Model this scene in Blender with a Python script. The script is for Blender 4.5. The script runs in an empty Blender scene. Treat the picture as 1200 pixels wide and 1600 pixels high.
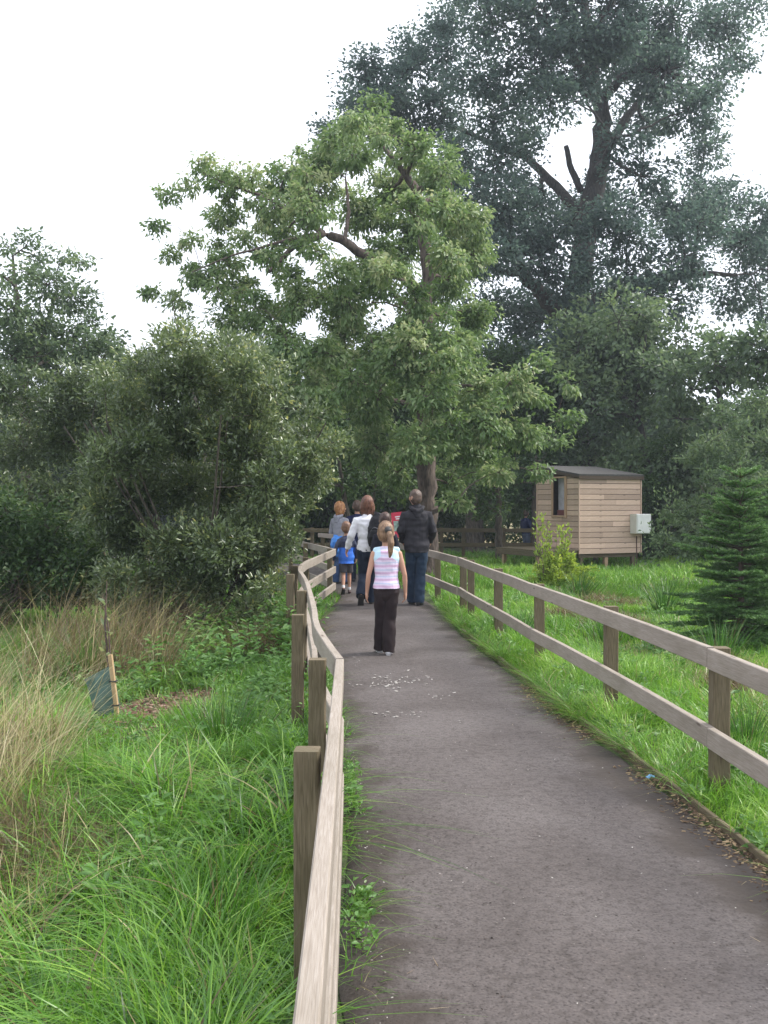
import bpy, bmesh, math, random
import numpy as np
from mathutils import Vector, Matrix, noise as mnoise
R = math.radians
random.seed(11)
rng = np.random.default_rng(11)
S = bpy.context.scene
COL = S.collection

# ------------------------------------------------------------------ camera
EYE, HOR, F = 1.58, 786.0, 1620.0
cam = bpy.data.cameras.new('camera'); co = bpy.data.objects.new('camera', cam); COL.objects.link(co)
co.location = (0, 0, EYE); co.rotation_euler = (R(90), 0, 0)
cam.sensor_fit = 'VERTICAL'; cam.sensor_height = 36.0; cam.sensor_width = 27.0
cam.lens = 36.0 * F / 1600.0; cam.shift_y = -(800 - HOR) / 1600.0
cam.clip_start = 0.05; cam.clip_end = 3000
S.camera = co

def P(px, py, D):
    """a world point at distance D seen at photo pixel px,py"""
    return Vector(((px - 600) / F * D, D, EYE - (py - HOR) / F * D))

# ------------------------------------------------------------------ sky and sun
SUN_AZ, SUN_EL = 80.0, 47.0      # azimuth from +Y towards +X
w = bpy.data.worlds.new('World'); S.world = w; w.use_nodes = True
nt = w.node_tree; nt.nodes.clear()
out = nt.nodes.new('ShaderNodeOutputWorld'); bg = nt.nodes.new('ShaderNodeBackground')
sky = nt.nodes.new('ShaderNodeTexSky'); sky.sky_type = 'NISHITA'; sky.sun_disc = False
sky.sun_elevation = R(SUN_EL); sky.sun_rotation = R(SUN_AZ); sky.air_density = 1.2; sky.dust_density = 2.0
tc = nt.nodes.new('ShaderNodeTexCoord'); mp = nt.nodes.new('ShaderNodeMapping')
mp.inputs['Scale'].default_value = (1.0, 1.0, 2.2)
nz = nt.nodes.new('ShaderNodeTexNoise'); nz.inputs['Scale'].default_value = 2.6; nz.inputs['Detail'].default_value = 6
rp = nt.nodes.new('ShaderNodeValToRGB')
rp.color_ramp.elements[0].position = 0.36; rp.color_ramp.elements[0].color = (0.72, 0.72, 0.72, 1)
rp.color_ramp.elements[1].position = 0.50; rp.color_ramp.elements[1].color = (1, 1, 1, 1)
mx = nt.nodes.new('ShaderNodeMixRGB'); mx.inputs['Color2'].default_value = (9.2, 9.6, 10.6, 1)
L = nt.links.new
L(tc.outputs['Generated'], mp.inputs['Vector']); L(mp.outputs['Vector'], nz.inputs['Vector'])
L(nz.outputs['Fac'], rp.inputs['Fac']); L(rp.outputs['Color'], mx.inputs['Fac'])
L(sky.outputs['Color'], mx.inputs['Color1']); L(mx.outputs['Color'], bg.inputs['Color'])
bg.inputs['Strength'].default_value = 0.12; L(bg.outputs['Background'], out.inputs['Surface'])
sl = bpy.data.lights.new('sun', 'SUN'); sl.energy = 3.3; sl.angle = R(22); sl.color = (1.0, 0.95, 0.87)
so = bpy.data.objects.new('sun', sl); COL.objects.link(so)
sd = Vector((math.sin(R(SUN_AZ)) * math.cos(R(SUN_EL)), math.cos(R(SUN_AZ)) * math.cos(R(SUN_EL)), math.sin(R(SUN_EL))))
so.rotation_euler = sd.to_track_quat('Z', 'Y').to_euler(); so.location = sd * 60
S.view_settings.view_transform = 'Standard'; S.view_settings.look = 'None'
S.view_settings.exposure = 0.6; S.view_settings.gamma = 1.0
try:
    S.cycles.max_bounces = 6; S.cycles.transparent_max_bounces = 6; S.cycles.transmission_bounces = 4
    S.cycles.diffuse_bounces = 4; S.cycles.glossy_bounces = 2
except Exception: pass

# ------------------------------------------------------------------ tags
def tag(o, label=None, cat=None, group=None, kind=None):
    if label: o['label'] = label
    if cat: o['category'] = cat
    if group: o['group'] = group
    if kind: o['kind'] = kind
    return o

def empty(name, loc=(0, 0, 0), rz=0, label=None, cat=None, group=None):
    o = bpy.data.objects.new(name, None); COL.objects.link(o)
    o.location = loc; o.rotation_euler = (0, 0, rz); o.empty_display_size = 0.2
    return tag(o, label, cat, group)

def link(name, me, mats=None, parent=None, smooth=False):
    o = bpy.data.objects.new(name, me); COL.objects.link(o)
    if mats is not None:
        for m in (mats if isinstance(mats, (list, tuple)) else [mats]): me.materials.append(m)
    if parent is not None: o.parent = parent
    if smooth: me.polygons.foreach_set('use_smooth', np.ones(len(me.polygons), dtype=bool))
    return o

def mesh_np(name, V, Fq, attrs=None):
    """mesh from numpy verts and equal-size faces; attrs {name: per-vertex float}"""
    me = bpy.data.meshes.new(name)
    n, k = Fq.shape
    me.vertices.add(len(V)); me.vertices.foreach_set('co', np.ascontiguousarray(V, dtype=np.float32).ravel())
    me.loops.add(n * k); me.loops.foreach_set('vertex_index', np.ascontiguousarray(Fq, dtype=np.int32).ravel())
    me.polygons.add(n); me.polygons.foreach_set('loop_start', np.arange(0, n * k, k, dtype=np.int32))
    try: me.polygons.foreach_set('loop_total', np.full(n, k, dtype=np.int32))
    except Exception: pass
    if attrs:
        for an, av in attrs.items():
            a = me.attributes.new(an, 'FLOAT', 'POINT'); a.data.foreach_set('value', np.ascontiguousarray(av, dtype=np.float32))
    me.update(calc_edges=True)
    return me

# ------------------------------------------------------------------ numpy noise
_perm = rng.random((64, 64, 8))
def vnoise(x, y, s=1.0, k=0):
    x = np.asarray(x) * s + 17.3 * (k + 1); y = np.asarray(y) * s - 9.1 * (k + 1)
    xi = np.floor(x).astype(int); yi = np.floor(y).astype(int); fx = x - xi; fy = y - yi
    fx = fx * fx * (3 - 2 * fx); fy = fy * fy * (3 - 2 * fy); g = _perm[:, :, k % 8]
    a = g[xi % 64, yi % 64]; b = g[(xi + 1) % 64, yi % 64]; c = g[xi % 64, (yi + 1) % 64]; d = g[(xi + 1) % 64, (yi + 1) % 64]
    return a * (1 - fx) * (1 - fy) + b * fx * (1 - fy) + c * (1 - fx) * fy + d * fx * fy

# ------------------------------------------------------------------ materials
def newmat(name):
    m = bpy.data.materials.new(name); m.use_nodes = True
    n = m.node_tree.nodes; n.clear()
    o = n.new('ShaderNodeOutputMaterial'); b = n.new('ShaderNodeBsdfPrincipled')
    m.node_tree.links.new(b.outputs[0], o.inputs['Surface'])
    return m, n, m.node_tree.links.new, b, o

def ramp(n, stops):
    r = n.new('ShaderNodeValToRGB'); e = r.color_ramp.elements
    while len(e) < len(stops): e.new(0.5)
    for i, (p, c) in enumerate(stops):
        e[i].position = p; e[i].color = (*c, 1) if len(c) == 3 else c
    return r

def mat_cloth(name, c1, c2=None, rough=0.85, scale=60, bump=0.3, wr=9):
    m, n, l, b, o = newmat(name); c2 = c2 or tuple(v * 0.75 for v in c1)
    t = n.new('ShaderNodeTexCoord'); z = n.new('ShaderNodeTexNoise'); z.inputs['Scale'].default_value = scale
    z2 = n.new('ShaderNodeTexNoise'); z2.inputs['Scale'].default_value = wr; z2.inputs['Detail'].default_value = 3
    r = ramp(n, [(0.3, c2), (0.7, c1)])
    l(t.outputs['Object'], z.inputs['Vector']); l(t.outputs['Object'], z2.inputs['Vector'])
    l(z2.outputs['Fac'], r.inputs['Fac']); l(r.outputs['Color'], b.inputs['Base Color'])
    bp = n.new('ShaderNodeBump'); bp.inputs['Strength'].default_value = bump; bp.inputs['Distance'].default_value = 0.01
    l(z2.outputs['Fac'], bp.inputs['Height'])
    bp2 = n.new('ShaderNodeBump'); bp2.inputs['Strength'].default_value = 0.25; bp2.inputs['Distance'].default_value = 0.002
    l(z.outputs['Fac'], bp2.inputs['Height']); l(bp.outputs[0], bp2.inputs['Normal']); l(bp2.outputs[0], b.inputs['Normal'])
    b.inputs['Roughness'].default_value = rough; b.inputs['Specular IOR Level'].default_value = 0.25
    return m

def mat_leaf(name, cols, transl=0.35, rough=0.45, spec=0.4, tcol=None):
    """cols: list of (pos, rgb) over the per-leaf tone attribute"""
    m, n, l, b, o = newmat(name)
    a = n.new('ShaderNodeAttribute'); a.attribute_name = 'tone'
    r = ramp(n, cols); l(a.outputs['Fac'], r.inputs['Fac']); l(r.outputs['Color'], b.inputs['Base Color'])
    b.inputs['Roughness'].default_value = rough; b.inputs['Specular IOR Level'].default_value = spec
    tr = n.new('ShaderNodeBsdfTranslucent'); mxs = n.new('ShaderNodeMixShader'); mxs.inputs[0].default_value = transl
    hsv = n.new('ShaderNodeHueSaturation'); hsv.inputs['Hue'].default_value = 0.48; hsv.inputs['Saturation'].default_value = 1.1; hsv.inputs['Value'].default_value = 1.5
    l(r.outputs['Color'], hsv.inputs['Color']); l(hsv.outputs['Color'], tr.inputs['Color'])
    l(b.outputs[0], mxs.inputs[1]); l(tr.outputs[0], mxs.inputs[2]); l(mxs.outputs[0], o.inputs['Surface'])
    return m

def mat_bark(name, c1, c2, scale=6):
    m, n, l, b, o = newmat(name)
    t = n.new('ShaderNodeTexCoord'); mp = n.new('ShaderNodeMapping'); mp.inputs['Scale'].default_value = (scale, scale, scale * 0.3)
    z = n.new('ShaderNodeTexNoise'); z.inputs['Scale'].default_value = 3; z.inputs['Detail'].default_value = 8
    r = ramp(n, [(0.35, c1), (0.65, c2)]); l(t.outputs['Object'], mp.inputs['Vector']); l(mp.outputs[0], z.inputs['Vector'])
    l(z.outputs['Fac'], r.inputs['Fac']); l(r.outputs['Color'], b.inputs['Base Color'])
    bp = n.new('ShaderNodeBump'); bp.inputs['Strength'].default_value = 0.7; bp.inputs['Distance'].default_value = 0.04
    l(z.outputs['Fac'], bp.inputs['Height']); l(bp.outputs[0], b.inputs['Normal'])
    b.inputs['Roughness'].default_value = 0.9
    return m

def mat_wood(name, stops, algae=0.35, rough=0.8, grain=1.0):
    """UV: u along the grain in metres, v across"""
    m, n, l, b, o = newmat(name)
    uv = n.new('ShaderNodeUVMap'); oi = n.new('ShaderNodeObjectInfo')
    cmb = n.new('ShaderNodeCombineXYZ'); mu = n.new('ShaderNodeMath'); mu.operation = 'MULTIPLY'; mu.inputs[1].default_value = 37.0
    l(oi.outputs['Random'], mu.inputs[0]); l(mu.outputs[0], cmb.inputs[0]); l(mu.outputs[0], cmb.inputs[2])
    add = n.new('ShaderNodeVectorMath'); add.operation = 'ADD'; l(uv.outputs[0], add.inputs[0]); l(cmb.outputs[0], add.inputs[1])
    mp = n.new('ShaderNodeMapping'); mp.inputs['Scale'].default_value = (11.0, 240 * grain, 1); l(add.outputs[0], mp.inputs['Vector'])
    z = n.new('ShaderNodeTexNoise'); z.inputs['Scale'].default_value = 1; z.inputs['Detail'].default_value = 7; z.inputs['Distortion'].default_value = 0.6
    l(mp.outputs[0], z.inputs['Vector'])
    r = ramp(n, stops); l(z.outputs['Fac'], r.inputs['Fac'])
    mp2 = n.new('ShaderNodeMapping'); mp2.inputs['Scale'].default_value = (3.0, 9, 1); l(add.outputs[0], mp2.inputs['Vector'])
    z2 = n.new('ShaderNodeTexNoise'); z2.inputs['Scale'].default_value = 1; z2.inputs['Detail'].default_value = 5; l(mp2.outputs[0], z2.inputs['Vector'])
    r2 = ramp(n, [(0.42, (0, 0, 0)), (0.75, (1, 1, 1))]); l(z2.outputs['Fac'], r2.inputs['Fac'])
    mfac = n.new('ShaderNodeMath'); mfac.operation = 'MULTIPLY'; mfac.inputs[1].default_value = algae; l(r2.outputs['Color'], mfac.inputs[0])
    mixc = n.new('ShaderNodeMixRGB'); mixc.inputs['Color2'].default_value = (0.085, 0.075, 0.04, 1)
    l(mfac.outputs[0], mixc.inputs['Fac']); l(r.outputs['Color'], mixc.inputs['Color1'])
    # knots
    vo = n.new('ShaderNodeTexVoronoi'); vo.inputs['Scale'].default_value = 1
    mp3 = n.new('ShaderNodeMapping'); mp3.inputs['Scale'].default_value = (2.3, 12, 1); l(add.outputs[0], mp3.inputs['Vector']); l(mp3.outputs[0], vo.inputs['Vector'])
    r3 = ramp(n, [(0.05, (1, 1, 1)), (0.13, (0, 0, 0))]); l(vo.outputs['Distance'], r3.inputs['Fac'])
    mk = n.new('ShaderNodeMixRGB'); mk.inputs['Color2'].default_value = (0.07, 0.045, 0.03, 1)
    mkf = n.new('ShaderNodeMath'); mkf.operation = 'MULTIPLY'; mkf.inputs[1].default_value = 0.75; l(r3.outputs['Color'], mkf.inputs[0])
    l(mkf.outputs[0], mk.inputs['Fac']); l(mixc.outputs[0], mk.inputs['Color1']); l(mk.outputs[0], b.inputs['Base Color'])
    bp = n.new('ShaderNodeBump'); bp.inputs['Strength'].default_value = 0.5; bp.inputs['Distance'].default_value = 0.003
    l(z.outputs['Fac'], bp.inputs['Height']); l(bp.outputs[0], b.inputs['Normal'])
    b.inputs['Roughness'].default_value = rough; b.inputs['Specular IOR Level'].default_value = 0.3
    return m

def mat_plain(name, c, rough=0.6, var=0.15, scale=8, metal=0):
    m, n, l, b, o = newmat(name)
    t = n.new('ShaderNodeTexCoord'); z = n.new('ShaderNodeTexNoise'); z.inputs['Scale'].default_value = scale; z.inputs['Detail'].default_value = 5
    r = ramp(n, [(0.3, tuple(v * (1 - var) for v in c)), (0.7, tuple(min(1, v * (1 + var)) for v in c))])
    l(t.outputs['Object'], z.inputs['Vector']); l(z.outputs['Fac'], r.inputs['Fac']); l(r.outputs['Color'], b.inputs['Base Color'])
    b.inputs['Roughness'].default_value = rough; b.inputs['Metallic'].default_value = metal
    return m

M_RAIL = mat_wood('weathered_rail_wood', [(0.2, (0.225, 0.185, 0.150)), (0.5, (0.305, 0.262, 0.220)), (0.8, (0.385, 0.340, 0.300))], 0.30)
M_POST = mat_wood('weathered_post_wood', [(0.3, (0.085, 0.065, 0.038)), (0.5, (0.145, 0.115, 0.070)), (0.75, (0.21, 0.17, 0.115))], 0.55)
M_SHED = mat_wood('shed_board_wood', [(0.2, (0.46, 0.33, 0.235)), (0.5, (0.56, 0.42, 0.32)), (0.8, (0.64, 0.50, 0.40))], 0.08, grain=0.5)
M_FRAME = mat_wood('pale_frame_wood', [(0.3, (0.34, 0.22, 0.13)), (0.7, (0.5, 0.35, 0.23))], 0.1)
M_STAKE = mat_wood('stake_wood', [(0.3, (0.35, 0.22, 0.10)), (0.7, (0.55, 0.40, 0.24))], 0.15)

# ------------------------------------------------------------------ geometry helpers
def sweep(pts, hw, hh, ch=0.004, up=(0, 0, 1), jit=0.0):
    """chamfered bar swept along pts; hw half width sideways, hh half height along up. With a UV map in metres."""
    pts = [Vector(p) for p in pts]; up = Vector(up)
    cs = [(-hw + ch, -hh), (hw - ch, -hh), (hw, -hh + ch), (hw, hh - ch), (hw - ch, hh), (-hw + ch, hh), (-hw, hh - ch), (-hw, -hh + ch)]
    per = [0]
    for i in range(8):
        a = cs[i]; b = cs[(i + 1) % 8]; per.append(per[-1] + math.hypot(a[0] - b[0], a[1] - b[1]))
    me = bpy.data.meshes.new('bar'); bm = bmesh.new(); uvl = bm.loops.layers.uv.new('UVMap')
    rings = []; dist = [0]
    for i, p in enumerate(pts):
        d = (pts[min(i + 1, len(pts) - 1)] - pts[max(i - 1, 0)]).normalized()
        side = d.cross(up).normalized(); u2 = side.cross(d).normalized()
        k = 1.0
        if 0 < i < len(pts) - 1:
            d1 = (pts[i] - pts[i - 1]).normalized(); k = 1 / max(0.6, d.dot(d1))
        j = Vector((random.uniform(-jit, jit), random.uniform(-jit, jit), random.uniform(-jit, jit)))
        rings.append([bm.verts.new(p + j + side * x * k + u2 * y) for x, y in cs])
        if i: dist.append(dist[-1] + (pts[i] - pts[i - 1]).length)
    for i in range(len(pts) - 1):
        for k in range(8):
            f = bm.faces.new((rings[i][k], rings[i][(k + 1) % 8], rings[i + 1][(k + 1) % 8], rings[i + 1][k]))
            for lp, (a, b) in zip(f.loops, ((dist[i], per[k]), (dist[i], per[k + 1]), (dist[i + 1], per[k + 1]), (dist[i + 1], per[k]))): lp[uvl].uv = (a, b)
    for r_, s in ((rings[0], 0.0), (rings[-1], dist[-1])):
        f = bm.faces.new(r_ if s else r_[::-1])
        for lp in f.loops:
            c = lp.vert.co; lp[uvl].uv = (s + 0.02 * c.z, c.x + c.y + 0.3)
    bmesh.ops.recalc_face_normals(bm, faces=bm.faces)
    bm.to_mesh(me); bm.free()
    return me

def join_meshes(mes):
    """several bpy meshes (all with UVMap) into one"""
    bm = bmesh.new()
    for m in mes: bm.from_mesh(m)
    me = bpy.data.meshes.new('joined'); bm.to_mesh(me); bm.free()
    return me

def box(sx, sy, sz, loc=(0, 0, 0), ch=0.004):
    """chamfered box, sizes full, centred at loc, long axis grain along x (UV)"""
    x, y, z = loc
    return sweep([(x - sx / 2, y, z), (x + sx / 2, y, z)], sy / 2, sz / 2, ch)

def tubes_np(paths, sides=6):
    """paths: list of (pts Nx3, radii N) -> V, F quads"""
    Vs, Fs, off = [], [], 0
    ang = np.arange(sides) / sides * 2 * np.pi; ca, sa = np.cos(ang), np.sin(ang)
    for pts, rad in paths:
        pts = np.asarray(pts, float); rad = np.asarray(rad, float); n = len(pts)
        d = np.gradient(pts, axis=0); d /= np.linalg.norm(d, axis=1)[:, None] + 1e-9
        ref = np.array([1.0, 0.13, 0.07]) if abs(d[:, 0]).mean() < 0.8 else np.array([0.0, 0.1, 1.0])
        u = np.cross(d, ref); u /= np.linalg.norm(u, axis=1)[:, None] + 1e-9; v = np.cross(d, u)
        V = pts[:, None, :] + (u[:, None, :] * ca[None, :, None] + v[:, None, :] * sa[None, :, None]) * rad[:, None, None]
        Vs.append(V.reshape(-1, 3))
        i = np.arange(n - 1)[:, None] * sides; k = np.arange(sides)[None, :]; k2 = (k + 1) % sides
        Fs.append(np.stack([i + k, i + k2, i + sides + k2, i + sides + k], -1).reshape(-1, 4) + off)
        off += n * sides
    return np.concatenate(Vs), np.concatenate(Fs)

def unit(a): return a / (np.linalg.norm(a, axis=-1, keepdims=True) + 1e-9)

def leaves_np(pos, direc, length, width, tone, fold=0.18, droop=0.12, nrm=None):
    """six-vertex folded leaves, two quads each"""
    n = len(pos); d = unit(direc)
    r = rng.normal(size=(n, 3)) if nrm is None else nrm + rng.normal(size=(n, 3)) * 0.35
    nn = unit(r - (r * d).sum(1, keepdims=True) * d); s = np.cross(d, nn)
    l = length[:, None]; wd = width[:, None] / 2
    up = nn * wd * fold * 2; dr = -nn * l * droop
    v = np.stack([pos, pos + d * l * .3 + s * wd * .85 + up, pos + d * l * .68 + s * wd * .8 + up + dr * .4, pos + d * l + dr,
                  pos + d * l * .68 - s * wd * .8 + up + dr * .4, pos + d * l * .3 - s * wd * .85 + up], 1)
    b = np.arange(n)[:, None] * 6
    f = np.concatenate([b + np.array([[0, 1, 2, 3]]), b + np.array([[0, 3, 4, 5]])], 0)
    return v.reshape(-1, 3), f, np.repeat(tone, 6)

def leaf_object(name, pos, direc, length, width, tone, mat, parent=None, **k):
    V, Fq, t = leaves_np(pos, direc, length, width, tone, **k)
    return link(name, mesh_np(name, V, Fq, {'tone': t}), mat, parent)

# ------------------------------------------------------------------ trees
def curve_pts(a, b, n, bend, sag):
    a = np.array(a); b = np.array(b); t = np.linspace(0, 1, n)[:, None]; Ln = np.linalg.norm(b - a)
    p = a + (b - a) * t; off = rng.normal(size=3) * bend * Ln
    p += off * np.sin(t * np.pi) ; p[:, 2] += sag * Ln * np.sin(t[:, 0] * np.pi)
    p[1:-1] += rng.normal(size=(n - 2, 3)) * 0.02 * Ln
    return p

def make_tree(name, base, trunk, clumps, leaf, n_sub, n_leaf, mat, bark, label, cat='tree', group=None, r0=0.3,
              sub_sigma=0.16, droop=0.2, limbs=(), twig_r=0.012, shell=0.55, tone_mu=0.45, flat=1.0, parts=None, minz=0.15):
    """trunk: list of (point, radius); clumps: list of (centre, radius); leaf: (length, width)"""
    root = empty(name, base, 0, label, cat, group); B = np.array(base, float)
    paths = []; nodes = []; nrad = []
    def add(pts, rad):
        paths.append((np.array(pts) - B, np.array(rad)))
        for p, r in zip(pts, rad): nodes.append(np.array(p, float)); nrad.append(r)
    def dens(pl, k=5):
        pts = []; rad = []
        for (p, r), (q, s) in zip(pl[:-1], pl[1:]):
            p = np.array(p, float); q = np.array(q, float)
            for i in range(k):
                t = i / k; pts.append(p + (q - p) * t + rng.normal(size=3) * r * 0.12); rad.append((r + (s - r) * t) * random.uniform(.94, 1.06))
        pts.append(np.array(pl[-1][0], float)); rad.append(pl[-1][1]); return pts, rad
    tp, trd = dens(trunk); tp[0] = np.array(base, float); trd[0] *= 1.35; add(tp, trd)
    for lb in limbs: add(*dens(lb, 4))
    core = B.copy(); cl = [(np.array(c, float), r) for c, r in clumps]
    axis = np.array(tp)
    cl.sort(key=lambda c: np.min(np.linalg.norm(axis - c[0], axis=1)))
    LP, LD, LT = [], [], []
    for c, r in cl:
        N = np.array(nodes); dd = N - c; dist = np.linalg.norm(dd, axis=1)
        cost = dist + np.maximum(0, dd[:, 2]) * 1.3 + np.maximum(0, 0.6 - np.array(nrad) / r0) * 0.4
        j = int(np.argmin(cost)); Ln = dist[j]
        ra = min(nrad[j] * 0.7, 0.022 + 0.03 * Ln * (r0 / 0.3) + 0.02 * r)
        n = max(4, min(9, int(Ln / 0.4) + 3))
        pts = curve_pts(nodes[j], c, n, 0.07, 0.05); add(pts, np.linspace(ra, max(twig_r, ra * 0.35), n))
        ns = max(3, int(n_sub * (r ** 2))) ; rr = r
        u = unit(rng.normal(size=(ns, 3))); rad = rr * (shell + (1 - shell) * rng.random(ns)) ; rad[: ns // 4] *= 0.5
        sc = c + u * rad[:, None] * np.array([1, 1, flat]); sc = sc[sc[:, 2] > minz]
        for i, q in enumerate(sc):
            if i % 3 != 0 or r < .6:
                paths.append((curve_pts(c, q, 4, 0.06, 0.04) - B, np.linspace(max(twig_r, ra * .3) , twig_r * 0.4, 4)))
        m = len(sc); k = n_leaf
        sg = sub_sigma * (0.6 + 0.8 * rng.random((m, 1, 1)))
        pp = sc[:, None, :] + np.clip(rng.normal(size=(m, k, 3)), -1.7, 1.7) * sg * np.array([1, 1, 0.65])
        outw = unit(pp - c) * 0.7 + rng.normal(size=pp.shape) * 0.55; outw[..., 2] -= droop
        tn = tone_mu + 0.16 * rng.normal(size=(m, k)) + 0.12 * rng.normal(size=(m, 1)) + 0.10 * rng.normal()
        LP.append(pp.reshape(-1, 3)); LD.append(outw.reshape(-1, 3)); LT.append(tn.ravel())
    V, Fq = tubes_np(paths, 7); link('trunk', mesh_np('trunk', V, Fq), bark, root, True)
    LP = np.concatenate(LP); LD = np.concatenate(LD); LT = np.clip(np.concatenate(LT), 0, 1)
    k = LP[:, 2] > minz - 0.1; LP, LD, LT = LP[k], LD[k], LT[k]; n = len(LP)
    ln = leaf[0] * (0.6 + 0.7 * rng.random(n)); wd = leaf[1] * (0.7 + 0.6 * rng.random(n))
    nr = np.tile(np.array([0.15, -0.1, 0.9]), (n, 1))
    leaf_object('crown', LP - B, LD, ln, wd, LT, mat, root, nrm=nr * 0.7)
    return root

def clumps_px(lst, D, spread, cx=None, reps=1, rmax=None):
    """photo-measured clumps (px, py, radius px) given a real depth round the trunk"""
    res = []
    for it in lst:
        px, py, r = it[:3]
        for k in range(reps):
            dx = 0 if cx is None else (px - cx) / F * D
            h = math.sqrt(max(0.08, 1 - (dx / spread) ** 2)) * spread * 0.75
            dy = random.uniform(-1, 1) * h if len(it) < 4 else it[3]
            p = P(px + random.uniform(-.3, .3) * r * (k > 0), py + random.uniform(-.3, .3) * r * (k > 0), D + dy)
            rr = r / F * (D + dy)
            res.append((p, rr))
    return res

def pl(lst, D): return [(P(x, y, D + (e[0] if e else 0)), r) for x, y, r, *e in lst]

M_BARKO = mat_bark('oak_bark', (0.022, 0.020, 0.018), (0.075, 0.066, 0.056))
M_BARK = mat_bark('grey_brown_bark', (0.035, 0.028, 0.022), (0.12, 0.10, 0.08))
M_BARKC = mat_bark('cherry_bark', (0.05, 0.035, 0.03), (0.16, 0.12, 0.10))
M_OAK = mat_leaf('oak_leaves', [(0, (0.054, 0.088, 0.074)), (0.5, (0.092, 0.138, 0.116)), (1, (0.15, 0.215, 0.145))], 0.45, 0.5, 0.45)  # bluish cast of lens flare is put into these leaf colours
M_CHERRY = mat_leaf('cherry_leaves', [(0, (0.060, 0.118, 0.036)), (0.5, (0.128, 0.215, 0.072)), (0.85, (0.24, 0.32, 0.145)), (1, (0.38, 0.42, 0.23))], 0.42, 0.42, 0.5)
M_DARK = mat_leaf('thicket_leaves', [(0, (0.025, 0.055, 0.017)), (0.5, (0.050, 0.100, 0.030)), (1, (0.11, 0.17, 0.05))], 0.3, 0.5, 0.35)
M_WILLOW = mat_leaf('sallow_leaves', [(0, (0.048, 0.078, 0.032)), (0.5, (0.105, 0.152, 0.062)), (0.85, (0.20, 0.26, 0.12)), (1, (0.36, 0.37, 0.12))], 0.38, 0.28, 0.8)
M_ASH = mat_leaf('far_tree_leaves', [(0, (0.055, 0.092, 0.048)), (0.5, (0.100, 0.155, 0.078)), (1, (0.18, 0.25, 0.11))], 0.4, 0.5, 0.45)

# ------------------------------------------------------------------ path outline and ground
LE = np.array([(-0.02, -3), (-0.05, 0), (-0.10, 3), (-0.17, 5.2), (-0.40, 7.7), (-0.54, 9.2), (-0.82, 12.3), (-0.90, 13.3), (-0.90, 14.5), (-0.70, 17.6), (-0.95, 18.8), (-1.85, 22.0), (-3.6, 25.5), (-8, 29.5), (-14, 32)])
RE = np.array([(1.80, -3), (1.76, 0), (1.72, 3), (1.64, 4.6), (1.53, 6.2), (1.32, 7.9), (1.24, 9.2), (1.08, 10.9), (0.91, 12.9), (0.86, 15.0), (0.70, 16.8), (0.35, 19.2), (-0.3, 22.5), (-1.8, 26.6), (-6, 31.0), (-13, 34.5)])
def xl(y): return np.interp(y, LE[:, 1], LE[:, 0])
def xr(y): return np.interp(y, RE[:, 1], RE[:, 0])

def gz(x, y):
    x = np.asarray(x, float); y = np.asarray(y, float)
    dl = np.clip(xl(y) - 0.10 - x, 0, None); dr = np.clip(x - xr(y) - 0.02, 0, None)
    h = -0.16 * (1 - np.exp(-dl / 0.5)) + 0.02 * (1 - np.exp(-dr / 0.2)) * np.exp(-dr * .4) - 0.06 * (1 - np.exp(-dr / 3))
    k = np.clip((dl + dr) / 0.8, 0, 1)
    h = h + k * ((vnoise(x, y, 0.55, 1) - .5) * 0.16 + (vnoise(x, y, 1.9, 2) - .5) * 0.05)
    ins = (x > xl(y) - 0.1) & (x < xr(y) + 0.02)
    return np.where(ins, -0.035, h - 0.02)

def grid_mesh(xs, ys, zf, name):
    X, Y = np.meshgrid(xs, ys); Z = zf(X, Y)
    V = np.stack([X, Y, Z], -1).reshape(-1, 3); nx = len(xs); ny = len(ys)
    i = np.arange(ny - 1)[:, None] * nx + np.arange(nx - 1)[None, :]
    return mesh_np(name, V, np.stack([i, i + 1, i + nx + 1, i + nx], -1).reshape(-1, 4))

xs = np.concatenate([[-195, -100, -60, -30], np.arange(-16, -3, .4), np.arange(-3, 4, .06), np.arange(4, 18, .4), [30, 60, 100, 195]])
ys = np.concatenate([[-60, -20], np.arange(-6, 1, .5), np.arange(1, 20, .12), np.arange(20, 50, .5), [60, 90, 150, 300]])
m, n, l, b, o = newmat('meadow_soil')
t = n.new('ShaderNodeTexCoord'); z = n.new('ShaderNodeTexNoise'); z.inputs['Scale'].default_value = 1.3; z.inputs['Detail'].default_value = 9
r = ramp(n, [(0.35, (0.030, 0.035, 0.014)), (0.5, (0.05, 0.075, 0.02)), (0.62, (0.075, 0.11, 0.03)), (0.8, (0.11, 0.09, 0.05))])
z2 = n.new('ShaderNodeTexNoise'); z2.inputs['Scale'].default_value = 40
sx = n.new('ShaderNodeSeparateXYZ'); far = n.new('ShaderNodeMapRange'); far.inputs[1].default_value = 37; far.inputs[2].default_value = 40
mixf = n.new('ShaderNodeMixRGB'); mixf.inputs['Color2'].default_value = (0.20, 0.17, 0.08, 1)
l(t.outputs['Object'], z.inputs['Vector']); l(t.outputs['Object'], z2.inputs['Vector']); l(t.outputs['Object'], sx.inputs[0]); l(sx.outputs[1], far.inputs[0])
l(z.outputs['Fac'], r.inputs['Fac']); l(far.outputs[0], mixf.inputs['Fac']); l(r.outputs['Color'], mixf.inputs['Color1']); l(mixf.outputs[0], b.inputs['Base Color'])
bp = n.new('ShaderNodeBump'); bp.inputs['Strength'].default_value = 0.8; bp.inputs['Distance'].default_value = 0.03; l(z2.outputs['Fac'], bp.inputs['Height']); l(bp.outputs[0], b.inputs['Normal'])
b.inputs['Roughness'].default_value = 0.95
g = link('ground', grid_mesh(xs, ys, gz, 'ground'), m, None, True); tag(g, 'rough grassy ground either side of the path', 'ground', kind='structure')

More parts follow.
